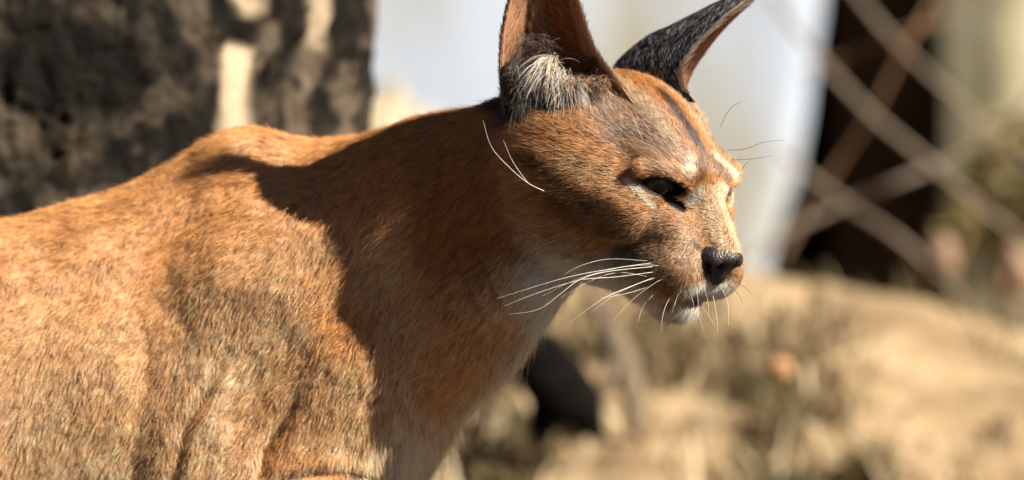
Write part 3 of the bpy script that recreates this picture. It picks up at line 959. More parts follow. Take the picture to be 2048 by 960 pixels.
def ear_mesh(outer, inner):
    n, m, _ = outer.shape
    V = np.concatenate([outer.reshape(-1, 3), inner.reshape(-1, 3)])
    F = [grid_faces(n, m), grid_faces(n, m, n * m, True)]
    k = n * m
    rim = [i * m for i in range(n)]
    for c in (0, m - 1):
        q = np.array([[i * m + c, (i + 1) * m + c, (i + 1) * m + c + k, i * m + c + k] for i in range(n - 1)])
        F.append(q)
    q = np.array([[(n - 1) * m + j, (n - 1) * m + j + 1, (n - 1) * m + j + 1 + k, (n - 1) * m + j + k] for j in range(m - 1)])
    F.append(q)
    return V, np.concatenate(F)

EAR_NEAR = ear_shell(
    [(1014, 262, 105), (1002, 180, 62), (1000, 105, 40), (1008, 40, 30), (1026, -30, 30), (1056, -105, 38), (1090, -172, 52)],
    [(1272, 212, 15), (1230, 152, 26), (1192, 98, 44), (1166, 30, 54), (1146, -40, 58), (1122, -112, 58), (1094, -172, 56)],
    [(1120, 300, 190), (1110, 215, 196), (1098, 130, 180), (1088, 45, 152), (1084, -35, 122), (1086, -110, 90), (1092, -174, 58)])
EAR_FAR = ear_shell(
    [(1392, 205, 170), (1366, 168, 172), (1366, 132, 178), (1402, 80, 186), (1444, 38, 194), (1492, 0, 204), (1574, -76, 228)],
    [(1370, 225, 380), (1370, 190, 384), (1388, 140, 384), (1426, 85, 370), (1466, 40, 345), (1508, 0, 308), (1577, -78, 236)],
    [(1225, 190, 330), (1236, 135, 330), (1290, 84, 322), (1346, 56, 310), (1408, 25, 290), (1470, -8, 268), (1575, -80, 232)])

# ------------------------------------------------------------------ coat: colours, flow, length
def sstep(a, b, x):
    t = np.clip((x - a) / (b - a), 0, 1)
    return t * t * (3 - 2 * t)

def px_of(P):
    k = 1.0 + P[:, 1] * U / CAM_D
    return P[:, 0] / k + 1024.0, 480.0 - P[:, 2] / k

C_TAN = np.array([.71, .365, .150]); C_CREAM = np.array([.82, .565, .335]); C_ORANGE = np.array([.60, .235, .058])
C_RUST = np.array([.33, .11, .025]); C_BROWN = np.array([.15, .068, .028]); C_DARK = np.array([.020, .014, .011])
C_WHITE = np.array([.80, .73, .63]); C_GREY = np.array([.27, .190, .130]); C_GOLD = np.array([.76, .49, .24])

def blob(H, c, r, soft=1.0):
    """1 inside an ellipsoid in the head frame, falling off outside; mirrored left and right"""
    q = np.stack([H[:, 0], np.abs(H[:, 1]), H[:, 2]], 1)
    d = np.sqrt((((q - np.array(c)) / np.array(r)) ** 2).sum(1))
    return 1 - sstep(1 - 0.5 * soft, 1 + 0.5 * soft, d)

def seg(H, a, b, r):
    """1 along a line in the head frame"""
    q = np.stack([H[:, 0], np.abs(H[:, 1]), H[:, 2]], 1)
    a = np.array(a, float); b = np.array(b, float)
    t = np.clip(((q - a) @ (b - a)) / ((b - a) @ (b - a)), 0, 1)
    d = np.linalg.norm(q - a - t[:, None] * (b - a), axis=1)
    return 1 - sstep(0.5, 1.4, d / r)

def eye_coords(H):
    q = np.stack([H[:, 0], np.abs(H[:, 1]), H[:, 2]], 1) - EYE_S
    return q @ EYE_A, q @ EYE_B, q @ EYE_N

def eye_open(ea, eb):
    """below 1 inside the eye opening"""
    u = ea + 8; v = eb - 9
    ct, st = math.cos(TILT), math.sin(TILT)
    p = ct * u - st * v; q = ct * v + st * u
    return np.minimum(np.sqrt((p / 52) ** 2 + (q / 23) ** 2), np.sqrt(((ea + 44) / 31) ** 2 + ((eb + 8) / 11) ** 2))

def head_weight(P, H):
    d = np.sqrt(((H - np.array([-150, 0, -20])) / np.array([330, 260, 250])) ** 2 @ np.ones(3))
    return 1 - sstep(0.95, 1.15, d)

def coat_colour(P, N):
    X, Y = px_of(P)
    H = to_head(P)
    wl = lambda a, b, w: a + (b - a) * np.clip(w, 0, 1)[:, None]
    n1 = fbm(P, 120, 3, 3); n2 = fbm(P, 40, 2, 9)
    # body: tawny grey flanks, orange spine and nape, cream below
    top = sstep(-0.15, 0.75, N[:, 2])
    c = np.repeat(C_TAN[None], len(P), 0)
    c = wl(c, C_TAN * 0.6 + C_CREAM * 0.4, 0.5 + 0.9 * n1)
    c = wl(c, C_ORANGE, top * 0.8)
    nape = sstep(640, 800, X + 0.3 * (Y - 300)) * sstep(-0.3, 0.5, N[:, 2])
    c = wl(c, C_ORANGE, nape)
    c = wl(c, C_ORANGE * 0.68, sstep(780, 880, X) * (1 - sstep(480, 640, Y)) * (1 - sstep(0.35, 0.7, N[:, 2])))       # neck side, darkened to deepen the head's shadow
    chest = sstep(0, 1, (X - 800) / 120 + (Y - 700) / 500) * sstep(560, 700, Y)
    c = wl(c, C_TAN * 0.75 + C_ORANGE * 0.25, chest)
    front = sstep(0.25, 0.8, N[:, 0]) * sstep(520, 640, Y)
    c = wl(c, C_CREAM, front * 0.85)
    dk = np.exp(-(((X - 512) / 26) ** 2 + ((Y - 585) / 34) ** 2)) * (N[:, 1] < 0)  # brown spot painted in for slight shading on the shoulder
    c = wl(c, C_BROWN, dk * 0.65)
    # head
    hw = head_weight(P, H)
    f, l, w = H[:, 0], np.abs(H[:, 1]), H[:, 2]
    h = np.repeat((C_ORANGE * 0.55 + C_TAN * 0.45)[None], len(P), 0)
    h = wl(h, C_GREY * 0.75 + C_ORANGE * 0.06, blob(H, (-165, 90, 85), (150, 62, 80), 0.7) * (0.85 + 0.3 * n2))  # grizzled temples
    h = wl(h, C_GOLD * 0.62 + C_ORANGE * 0.1, 0.8 * seg(H, (-260, 58, 146), (-40, 50, 88), 20))                                        # pale band
    h = wl(h, C_ORANGE * 0.85, seg(H, (-290, 0, 158), (-10, 0, 84), 38))
    h = wl(h, C_BROWN * np.array([0.42, 0.34, 0.26]), 0.95 * seg(H, (-235, 3, 160), (-5, 2, 80), 12) * (0.95 + 0.3 * n2))                # stripe
    h = wl(h, C_ORANGE * 0.85 + C_GOLD * 0.1, seg(H, (-10, 0, 72), (60, 0, 0), 26))
    h = wl(h, C_GOLD * 0.7 + C_GREY * .3, seg(H, (20, 12, 10), (105, 10, -35), 30) * 0.85)               # bridge
    h = wl(h, C_BROWN * 0.7 + C_ORANGE * .06, blob(H, (-95, 185, -82), (115, 80, 42), 0.9) * (0.85 + 0.5 * n2))
    h = wl(h, C_BROWN * 0.9, 0.8 * blob(H, (-215, 200, -45), (70, 70, 22), 0.9))      # cheek band
    h = wl(h, C_GOLD * 0.6 + C_ORANGE * .4, blob(H, (-150, 170, -12), (130, 60, 24), 0.9) * 0.8)         # golden ridge below temple, sunlit tone painted in
    h = wl(h, C_CREAM * 0.85 + C_TAN * 0.15, sstep(-120, -215, w) * 0.8 * sstep(-60, -140, f))           # jaw
    h = wl(h, C_WHITE, sstep(-175, -235, w))                                                             # throat and chin
    # muzzle
    h = wl(h, C_TAN * 0.5 + C_GREY * 0.22 + C_GOLD * 0.08, blob(H, (20, 75, -98), (100, 60, 72), 0.7) * (0.9 + 0.3 * n2))
    h = wl(h, C_BROWN * 0.75 + C_TAN * 0.16, 0.88 * blob(H, (16, 90, -140), (90, 60, 44), 0.8))
    h = wl(h, C_DARK, 0.97 * blob(H, (-22, 98, -152), (42, 54, 42), 0.7))
    h = wl(h, C_DARK * 1.5, 0.85 * seg(H, (-40, 105, -118), (45, 92, -120), 11))
    h = wl(h, C_DARK * 2, 0.8 * seg(H, (-30, 105, -160), (50, 92, -165), 11) * (0.6 + n2))
    h = wl(h, C_DARK * 2, 0.75 * seg(H, (-10, 105, -140), (60, 85, -142), 7) * (0.6 + n2))
    h = wl(h, C_DARK, blob(H, (112, 14, -92), (40, 34, 34), 0.5))
    h = wl(h, C_WHITE, blob(H, (78, 26, -146), (44, 50, 32), 0.6))                                       # lip by the nose
    h = wl(h, C_WHITE, blob(H, (40, 0, -215), (80, 55, 28), 0.6))
    h = wl(h, C_WHITE * .8, 0.7 * seg(H, (10, 90, -178), (70, 55, -182), 10))
    h = wl(h, C_WHITE, blob(H, (20, 0, -236), (75, 60, 34), 0.5))
    h = wl(h, C_DARK, 0.97 * seg(H, (5, 66, -206), (52, 40, -200), 7))                                 # lips
    h = wl(h, C_DARK, 0.95 * seg(H, (52, 40, -200), (78, 0, -184), 6))
    h = wl(h, C_DARK, 0.75 * seg(H, (40, 60, -58), (88, 50, -62), 8))                                    # beside the nose
    # round the eyes
    ea, eb, en = eye_coords(H)
    near = (np.abs(en) < 60)
    h = wl(h, C_DARK, 0.9 * seg(H, (4, 56, -10), (40, 60, -58), 9))                                      # tear line
    tw = np.clip((52 - ea) / 62, 0, 1)
    e1 = np.sqrt((ea - (52 - 62 * tw)) ** 2 + (eb - (-19 - 14 * tw)) ** 2)
    h = wl(h, C_WHITE * np.array([1.1, 0.98, 0.78]), near * (1 - sstep(4, 8, e1)))                                                    # pale below
    e2 = np.sqrt(((ea + 40) / 15) ** 2 + ((eb - 66) / 24) ** 2)
    h = wl(h, C_WHITE * 0.6 + C_GOLD * 0.4, near * 0.75 * (1 - sstep(0.5, 1.2, e2)))
    e3 = np.sqrt(((ea + 66) / 15) ** 2 + ((eb - 76) / 32) ** 2)
    h = wl(h, C_BROWN * 0.8, near * 0.7 * (1 - sstep(0.6, 1.2, e3)))
    e5 = np.sqrt(((ea + 74) / 13) ** 2 + ((eb - 22) / 24) ** 2)
    h = wl(h, C_WHITE * 0.75, near * 0.8 * (1 - sstep(0.6, 1.2, e5)))
    h = wl(h, C_DARK, near * (1 - sstep(0.92, 1.06, eye_open(ea, eb))))
    out = wl(c, h, hw)
    thr = np.exp(-(((X - 1150) / 130) ** 4 + ((Y - 570) / 62) ** 4)) * (P[:, 1] < 330)
    out = wl(out, C_WHITE * 1.05, 0.95 * thr)  # white throat fur, made paler to carry bounced light
    # dark fur behind and below the near ear
    ear = np.maximum(np.exp(-(((X - 1035) / 62) ** 2 + ((Y - 205) / 52) ** 2)), np.exp(-(((X - 1018) / 40) ** 2 + ((Y - 160) / 75) ** 2))) * (P[:, 1] < 190)
    out = wl(out, C_DARK * 1.5, 0.97 * sstep(0.25, 0.7, ear))
    con = np.exp(-(((X - 1100) / 85) ** 2 + ((Y - 190 + 0.15 * (X - 1100)) / 34) ** 2)) * (P[:, 1] < 190)
    out = wl(out, C_BROWN * 0.45, 0.9 * sstep(0.3, 0.8, con))
    return np.clip(out, 0.008, 0.9)

def coat_length(P, N):
    X, Y = px_of(P); H = to_head(P); hw = head_weight(P, H)
    body = 25 + 8 * sstep(700, 900, X) + 26 * sstep(0.25, 0.8, N[:, 0]) * sstep(560, 700, Y)
    f, w = H[:, 0], H[:, 2]
    head = 11 + 13 * sstep(50, -120, f) + 12 * sstep(-150, -300, f) * sstep(60, -60, w)
    head = head * (1 - 0.35 * sstep(60, 110, w))
    head = head + 22 * blob(H, (20, 0, -225), (80, 60, 36), 0.8)
    ea, eb, en = eye_coords(H)
    head = head * (0.65 + 0.35 * sstep(1.0, 1.8, np.sqrt((ea / 70) ** 2 + (eb / 34) ** 2) + (np.abs(en) > 70)))
    head = np.where((np.abs(en) < 60), head + 14 * np.exp(-(((ea - 5) / 50) ** 2 + ((eb - 46 + 0.2 * ea) / 14) ** 2)), head)
    L = body + (head - body) * hw
    return np.where((np.abs(X - 1018) < 45) & (Y < 235) & (P[:, 1] < 150), np.minimum(L, 11), L)

NOSE_PT = hd(118, 0, -10)
def coat_flow(P, N):
    X, Y = px_of(P); H = to_head(P); hw = head_weight(P, H)[:, None]
    side = np.where(P[:, 1] < 480, -1.0, 1.0)
    up = sstep(-150, 250, P[:, 2])[:, None]
    body = np.array([-0.45, 0, -0.9]) * (1 - up) + np.array([-0.88, 0, -0.45]) * up
    neck = np.array([-0.62, 0.38, -0.68])
    throat = np.array([-0.15, 0.1, -1.0])
    wn = sstep(640, 860, X)[:, None]
    flow = body * (1 - wn) + neck * wn
    wt = (sstep(0.1, 0.7, N[:, 0]) * sstep(520, 640, Y))[:, None]
    flow = flow * (1 - wt) + throat * wt
    head = nrm(P - NOSE_PT)
    head = nrm(head + 0.25 * np.array([0, 0, -1.0]))
    flow = flow * (1 - hw) + head * hw
    # hair fans up and out over the eye
    return nrm(flow)

def vec_noise(P, s, seed):
    return np.stack([vnoise(P, s, seed + i * 7) for i in range(3)], 1)

def grow(P, N, flow, L, lift, K=5, clump=0.35, frizz=0.16, curl=0.5):
    """hair control points, (n, K, 3)"""
    fl = flow + clump * vec_noise(P, 70, 40) + clump * 0.9 * vec_noise(P, 20, 60) + frizz * rng.normal(size=P.shape)
    tang = nrm(fl - (fl * N).sum(1, keepdims=True) * N)
    lift = np.asarray(lift)
    if lift.ndim == 0: lift = np.full(len(P), float(lift))
    s = np.linspace(0, 1, K)
    a0 = lift + 0.25
    out = np.zeros((len(P), K, 3)); p = P - N * 1.5; out[:, 0] = p
    step = (L / (K - 1))[:, None]
    for k in range(1, K):
        ang = (a0 - curl * (k - 0.5) / (K - 1))[:, None]
        d = tang * np.cos(ang) + N * np.sin(ang)
        d[:, 2] -= 0.04 * k
        p = p + d * step
        out[:, k] = p
    return out

def make_fur(name, pts, radius, tint, lie, mat, parent, tip=0.15):
    n, K, _ = pts.shape
    cu = bpy.data.hair_curves.new(name)
    cu.add_curves([K] * n)
    cu.attributes["position"].data.foreach_set("vector", to_world(pts).astype(np.float32).ravel())
    r = cu.attributes.get("radius") or cu.attributes.new("radius", 'FLOAT', 'POINT')
    prof = np.interp(np.linspace(0, 1, K), [0, 0.5, 1], [1.0, 0.9, tip])
    rad = (np.asarray(radius).reshape(-1, 1) * prof[None] * U * np.ones((n, 1))).astype(np.float32)
    r.data.foreach_set("value", rad.ravel())
    t = cu.attributes.new("tint", 'FLOAT_COLOR', 'CURVE')
    t.data.foreach_set("color", np.concatenate([tint, np.ones((n, 1))], 1).astype(np.float32).ravel())
    v = cu.attributes.new("lie", 'FLOAT_VECTOR', 'CURVE')
    v.data.foreach_set("vector", np.asarray(lie, dtype=np.float32).ravel())
    cu.materials.append(mat)
    o = bpy.data.objects.new(name, cu)
    COL.objects.link(o)
    if parent is not None:
        o.parent = parent
        o.matrix_parent_inverse = parent.matrix_basis.inverted()
    o["kind"] = "stuff"
    return o

def hair_material(name, root=0.55):
    """hair strands: colour from the coat, shading that follows the lie of the coat"""
    m, nt, b = new_mat(name)
    at = nt.nodes.new("ShaderNodeAttribute"); at.attribute_name = "tint"
    sn = nt.nodes.new("ShaderNodeAttribute"); sn.attribute_name = "lie"
    hi = nt.nodes.new("ShaderNodeHairInfo")
    rp = ramp(nt, hi.outputs["Intercept"], [(0.0, (root,) * 3), (0.55, (1.0,) * 3), (1.0, (1.1,) * 3)])  # darker roots: pigment banding plus painted self-shadow
    col = mix_col(nt, 1.0, at.outputs["Color"], rp, 'MULTIPLY')
    nt.links.new(col, b.inputs["Base Color"])
    ge = nt.nodes.new("ShaderNodeNewGeometry")
    mx = nt.nodes.new("ShaderNodeMix"); mx.data_type = 'VECTOR'
    mx.inputs[0].default_value = 0.45
    nt.links.new(sn.outputs["Vector"], mx.inputs[4]); nt.links.new(ge.outputs["Normal"], mx.inputs[5])
    nm = nt.nodes.new("ShaderNodeVectorMath"); nm.operation = 'NORMALIZE'
    nt.links.new(mx.outputs[1], nm.inputs[0])
    nt.links.new(nm.outputs[0], b.inputs["Normal"])
    b.inputs["Roughness"].default_value = 0.40
    b.inputs["Specular IOR Level"].default_value = 0.42
    return m

MAT_FUR = hair_material("fur_coat")
caracal = tag(empty("caracal", (-0.1, BD * U, 0.0)),
              "tawny caracal with tall pointed ears standing with its head turned right", "caracal")

# skin under the coat carries the coat's own colours
m_skin, nt, b = new_mat("skin")
at = nt.nodes.new("ShaderNodeAttribute"); at.attribute_name = "tint"
nz = noise_node(nt, 900, 3)
nt.links.new(mix_col(nt, 1.0, at.outputs["Color"], ramp(nt, nz.outputs[0], [(0.3, (.45,) * 3), (0.7, (.8,) * 3)]), 'MULTIPLY'), b.inputs["Base Color"])
b.inputs["Roughness"].default_value = 0.8
b.inputs["Specular IOR Level"].default_value = 0.1

BODY_N = quad_normals(BODY_V, BODY_F)
# fine folds of the hide over the shoulder
body = mesh_obj("body", to_world(BODY_V), BODY_F, m_skin, caracal)
ca = body.data.attributes.new("tint", 'FLOAT_COLOR', 'POINT')
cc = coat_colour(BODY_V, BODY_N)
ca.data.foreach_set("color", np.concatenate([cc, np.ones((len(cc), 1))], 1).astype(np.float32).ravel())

def scatter(V, F, N, n_fn):
    """roots on the quads (V, F); n_fn gives hairs per square unit at (centres, normals)"""
    T = np.concatenate([F[:, [0, 1, 2]], F[:, [0, 2, 3]]])
    a, b_, c_ = V[T[:, 0]], V[T[:, 1]], V[T[:, 2]]
    area = 0.5 * np.linalg.norm(np.cross(b_ - a, c_ - a), axis=1)
    cen = (a + b_ + c_) / 3
    nn = nrm(N[T].mean(1))
    lam = area * n_fn(cen, nn)
    cnt = rng.poisson(lam)
    ti = np.repeat(np.arange(len(T)), cnt)
    r1 = np.sqrt(rng.random(len(ti)))[:, None]; r2 = rng.random(len(ti))[:, None]
    w = np.concatenate([1 - r1, r1 * (1 - r2), r1 * r2], 1)
    P = (V[T[ti]] * w[:, :, None]).sum(1)
    NN = nrm((N[T[ti]] * w[:, :, None]).sum(1))
    return P, NN

def coat_density(C, N):
    X, Y = px_of(C); H = to_head(C); hw = head_weight(C, H)
    d = 0.20 + 0.34 * hw
    d = d * np.where(N[:, 1] < 0.25, 1.0, 0.18)
    out = (X < -60) | (Y > 1010)
    d = np.where(out, 0.035, d)
    ea, eb, en = eye_coords(H)
    inside = (eye_open(ea, eb) < 0.86) & (np.abs(en) < 60)
    d = np.where(inside, 0, d)
    nz = np.sqrt((((np.stack([H[:, 0], np.abs(H[:, 1]), H[:, 2]], 1) - np.array([116, 22, -82])) / np.array([36, 36, 36])) ** 2).sum(1))
    d = np.where(nz < 0.9, 0, d)
    return d

P, NN = scatter(BODY_V, BODY_F, BODY_N, coat_density)
L = coat_length(P, NN) * rng.uniform(0.65, 1.2, len(P))
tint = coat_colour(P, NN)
mz = blob(to_head(P), (20, 70, -110), (110, 70, 80), 0.7)
pick = 0.5 + (rng.random(len(P)) - 0.5) * (1 + 0.35 * mz) + 0.12 * vnoise(P, 11, 91) + 0.03 * vnoise(P, 45, 92)
lum = tint.mean(1, keepdims=True)
pale = (pick < 0.27)[:, None]; deep = (pick > 0.86 - 0.16 * head_weight(P, to_head(P)))[:, None]
sat = 1 - tint.min(1, keepdims=True) / tint.max(1, keepdims=True)
pw = 0.65 * np.clip((0.92 - sat) / 0.25, 0.25, 1)
tint = np.where(pale, tint * (1 - pw) + (pw * (lum * 2.0 + 0.02)) * np.array([1.2, 0.93, 0.66]), tint)
tint = np.where(deep & (lum < 0.62), tint * 0.36, tint)
tint = np.clip(tint * (1 + 0.30 * vnoise(P, 9, 93) + 0.06 * vnoise(P, 60, 94))[:, None] * rng.uniform(0.70, 1.30, (len(P), 1)) * (1.16 - 0.10 * head_weight(P, to_head(P)))[:, None], 0.005, 0.92)
hwt = head_weight(P, to_head(P))
X_, Y_ = px_of(P)
off = (X_ < -60) | (Y_ > 1010)
rad = np.where(off, 1.1, 0.36 - 0.10 * hwt) * rng.uniform(0.7, 1.25, len(P))
guard = rng.random(len(P)) < 0.03
L = np.where(guard, L * 1.25, L)
glift = np.where(guard, 0.22, 0.0)
pts = grow(P, NN, coat_flow(P, NN), L, glift + 0.22 + 0.26 * rng.random(len(P)) + 0.14 * hwt + 0.15 * vnoise(P, 16, 95), clump=(0.42 - 0.17 * hwt)[:, None])
print("FUR", len(P))
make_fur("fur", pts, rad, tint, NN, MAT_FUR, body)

# ------------------------------------------------------------------ eyes
m_eye, nt, b = new_mat("eye")
tc = nt.nodes.new("ShaderNodeTexCoord")
sep = nt.nodes.new("ShaderNodeSeparateXYZ")
nt.links.new(tc.outputs["Object"], sep.inputs[0])
nt.links.new(ramp(nt, sep.outputs["Z"], [(0.0, (.012, .008, .006)), (0.66, (.012, .009, .006)), (0.74, (.050, .034, .018)), (0.86, (.070, .050, .028)), (0.89, (.004, .004, .004)), (1.0, (.003, .003, .003))]), b.inputs["Base Color"])
b.inputs["Roughness"].default_value = 0.12
b.inputs["Coat Weight"].default_value = 0.4
b.inputs["Specular IOR Level"].default_value = 0.25
b.inputs["Coat Roughness"].default_value = 0.03

def uv_sphere(nu=32, nv=20):
    V = [(0, 0, 1.0)]
    for i in range(1, nv):
        t = math.pi * i / nv
        for j in range(nu):
            p = 2 * math.pi * j / nu
            V.append((math.sin(t) * math.cos(p), math.sin(t) * math.sin(p), math.cos(t)))
    V.append((0, 0, -1.0))
    F = [(0, 1 + j, 1 + (j + 1) % nu) for j in range(nu)]
    for i in range(nv - 2):
        for j in range(nu):
            a = 1 + i * nu + j; b2 = 1 + i * nu + (j + 1) % nu
            F.append((a, a + nu, b2 + nu, b2))
    k = 1 + (nv - 2) * nu
    F += [(len(V) - 1, k + (j + 1) % nu, k + j) for j in range(nu)]
    return V, F

sv, sf = uv_sphere()
for s in (1, -1):
    o = mesh_obj("eye", sv, sf, m_eye)
    gaze = nrm(np.array([0.86, 0.36 * s, -0.12])) @ HAX
    o.location = Vector(to_world(hd(EYE_C[0], s * EYE_C[1], EYE_C[2])))
    o.rotation_euler = Vector(gaze).to_track_quat('Z', 'Y').to_euler()
    o.scale = (EYE_R * U,) * 3
    o.parent = caracal
    o.matrix_parent_inverse = caracal.matrix_basis.inverted()

# ------------------------------------------------------------------ nose leather
nf = Field([np.arange(c - 95, c + 95, 2.2) for c in hd(98, 0, -85)])
def nell(c, r, k=10, sub=False, axes=None):
    for s in ((1, -1) if c[1] else (1,)):
        nf.ell(hd(c[0], s * c[1], c[2]), r, k, HAX, sub)
nell((106, 0, -68), (32, 32, 22), 14)
nell((94, 28, -78), (34, 24, 24), 14)
nell((100, 0, -102), (27, 24, 36), 14)
nell((126, 0, -66), (14, 20, 14), 12)
nell((122, 22, -86), (14, 9, 9), 8, True)
nell((104, 44, -92), (20, 10, 7), 8, True)
nf.ell(hd(138, 0, -100), (8, 3.5, 34), 6, HAX, True)
nv_, nfc = nf.mesh()
nv_ = relax(nv_, nfc, 2, 0.5)
m_nose, nt, b = new_mat("nose_leather")
vo = nt.nodes.new("ShaderNodeTexVoronoi"); vo.inputs["Scale"].default_value = 900
tcn = nt.nodes.new("ShaderNodeTexCoord"); nt.links.new(tcn.outputs["Object"], vo.inputs["Vector"])
nn_ = noise_node(nt, 120, 4)
nt.links.new(ramp(nt, nn_.outputs[0], [(0.35, (.010, .007, .007)), (0.7, (.035, .020, .018))]), b.inputs["Base Color"])
b.inputs["Roughness"].default_value = 0.48
b.inputs["Specular IOR Level"].default_value = 0.5
bump(nt, b, vo.outputs["Distance"], 0.5, 0.0006)
mesh_obj("nose", to_world(nv_), nfc, m_nose, caracal)

# ------------------------------------------------------------------ ears
m_earskin, nt, b = new_mat("ear_skin")
ge = nt.nodes.new("ShaderNodeNewGeometry")
at = nt.nodes.new("ShaderNodeAttribute"); at.attribute_name = "tint"
nt.links.new(at.outputs["Color"], b.inputs["Base Color"])
b.inputs["Roughness"].default_value = 0.6
b.inputs["Subsurface Weight"].default_value = 0.25
b.inputs["Subsurface Radius"].default_value = (1.0, 0.35, 0.2)
b.inputs["Subsurface Scale"].default_value = 0.002

def bilinear(G, t, s):
    n, m, _ = G.shape
    a = np.clip(t * (n - 1), 0, n - 1.001); c = np.clip(s * (m - 1), 0, m - 1.001)
    i = a.astype(int); j = c.astype(int); u = (a - i)[:, None]; v = (c - j)[:, None]
    return (G[i, j] * (1 - u) * (1 - v) + G[i + 1, j] * u * (1 - v) + G[i, j + 1] * (1 - u) * v + G[i + 1, j + 1] * u * v)

def build_ear(E, near):
    G, N, outer, inner = E
    V, F = ear_mesh(outer, inner)
    o = mesh_obj("ear", to_world(V), F, m_earskin, caracal)
    n, m, _ = G.shape
    tcol = np.zeros((2, n, m, 3))
    tcol[0] = np.array([.022, .02, .021])
    s = np.linspace(0, 1, m)[None, :, None]; t = np.linspace(0, 1, n)[:, None, None]
    tcol[1] = np.array([.40, .20, .115]) * (0.75 + 0.5 * s) * (0.8 + 0.3 * t)
    ca = o.data.attributes.new("tint", 'FLOAT_COLOR', 'POINT')
    q = np.concatenate([tcol.reshape(-1, 3), np.ones((2 * n * m, 1))], 1)
    ca.data.foreach_set("color", q.astype(np.float32).ravel())
    du = nrm(np.gradient(G, axis=0))           # towards the tip
    dv = nrm(np.gradient(G, axis=1))           # from one edge to the other
    H_, T_, R_, Q_ = [], [], [], []
    def add(cnt, side, tr, sr, L, lift, col, radius, flow=(1.0, 0.0), jit=0.2, curl=0.4, mixcol=None, K=5):
        t = rng.uniform(*tr, cnt); s_ = rng.uniform(*sr, cnt)
        base = bilinear(outer if side > 0 else inner, t, s_)
        nn = nrm(bilinear(N, t, s_)) * side
        fl = bilinear(du, t, s_) * flow[0] + bilinear(dv, t, s_) * flow[1]
        fl = nrm(fl)
        LL = L * rng.uniform(0.6, 1.25, cnt)
        h = grow(base, nn, fl, LL, lift, K, clump=0.3, frizz=jit, curl=curl)
        c = np.repeat(np.array(col)[None], cnt, 0)
        if mixcol is not None:
            w = (rng.random(cnt) < mixcol[1])[:, None]
            c = np.where(w, np.array(mixcol[0])[None], c)
        c = np.clip(c * rng.uniform(0.7, 1.3, (cnt, 1)), .004, .9)
        if K == 5:
            H_.append(h); T_.append(c); Q_.append(nn); R_.append(np.full(cnt, radius) * rng.uniform(0.7, 1.2, cnt))
    # back: black, frosted with pale hairs
    add(26000, 1, (0.02, 1), (0, 1), 16, 0.35, C_DARK * 0.9, 0.30, mixcol=((.42, .42, .44), 0.22))
    # inside: short brown down
    add(15000, -1, (0.05, 1), (0.03, 0.97), 17, 0.30, C_BROWN * 2.0, 0.24, mixcol=(C_TAN * .8, 0.4))
    if near:
        add(5200, -1, (0.12, 1), (0.66, 0.90), 30, 0.5, C_BROWN * 0.8, 0.26, flow=(0.75, -0.5), mixcol=(C_ORANGE, 0.4))   # brown fringe in from the front edge
        add(900, -1, (0.2, 0.9), (0.3, 0.7), 60, 0.30, C_TAN, 0.26, flow=(1, -0.2), mixcol=(C_GOLD, 0.4))
        add(160, -1, (0.15, 0.36), (0.52, 0.76), 90, 1.0, C_WHITE, 0.30, flow=(-0.55, -0.35), jit=0.35, curl=0.9, mixcol=(C_CREAM, 0.3))   # white tuft
        add(160, -1, (0.04, 0.26), (0.50, 0.84), 75, 1.0, C_WHITE, 0.30, flow=(-1.0, -0.2), jit=0.4, curl=0.7, mixcol=(C_GREY, 0.4))
        add(3500, -1, (0.0, 0.30), (0.02, 0.5), 45, 0.6, C_DARK, 0.30, flow=(0.4, 0.3), jit=0.4, mixcol=(C_GREY, 0.15))
        add(3200, -1, (0.05, 0.32), (0.70, 0.98), 36, 0.6, C_BROWN * 0.6, 0.28, flow=(-0.2, -0.8), jit=0.4, mixcol=(C_TAN, 0.2))
        add(2600, -1, (0.1, 1), (0.985, 1.0), 13, 0.2, C_WHITE, 0.22, flow=(0.6, 0.8), mixcol=(C_GOLD, 0.35))
        add(1600, -1, (0.15, 1), (0.0, 0.02), 12, 0.2, C_TAN, 0.24, flow=(0.6, -0.8), mixcol=(C_DARK, 0.5))
    else:
        add(3600, -1, (0.08, 1), (0.0, 0.06), 40, 0.35, C_WHITE, 0.30, flow=(0.55, 0.8), jit=0.3, mixcol=(C_GOLD, 0.3))
        add(3000, 1, (0.08, 1), (0.0, 0.02), 14, 0.2, C_CREAM, 0.26, flow=(0.7, -0.6), mixcol=(C_WHITE, 0.4))
        add(2500, -1, (0.0, 0.35), (0.02, 0.30), 70, 0.5, C_WHITE, 0.30, flow=(0.1, 0.6), jit=0.35, mixcol=(C_CREAM, 0.4))
    if near:
        # hair spilling out of the ear's hollow
        def spill(cnt, x0, x1, y0, y1, d0, d1, drc, L, col, mixc, p, radius, jit=0.35, bend=(0, 0, -0.5)):
            b0 = np.stack([pt(x, y, d) for x, y, d in zip(rng.uniform(x0, x1, cnt), rng.uniform(y0, y1, cnt), rng.uniform(d0, d1, cnt))])
            dr = nrm(np.array(drc) + jit * rng.normal(size=(cnt, 3)) + 0.5 * vec_noise(b0, 22, 300))
            LL = (L * rng.uniform(0.5, 1.2, cnt))[:, None]
            h = np.stack([b0 + dr * LL * u + np.array(bend) * LL * u * u for u in np.linspace(0, 1, 5)], 1)
            c = np.where((rng.random(cnt) < p)[:, None], np.array(mixc)[None], np.array(col)[None])
            c = np.clip(c * rng.uniform(0.7, 1.2, (cnt, 1)), .004, .9)
            H_.append(h); T_.append(c); Q_.append(nrm(rng.normal(size=(cnt, 3)) * 0.4 + np.array([0.35, -0.8, 0.4]))); R_.append(np.full(cnt, radius) * rng.uniform(0.7, 1.2, cnt))
        spill(130, 1100, 1140, 132, 172, 5, 40, (0.15, -0.55, -0.6), 54, C_WHITE, C_CREAM, 0.3, 0.24)
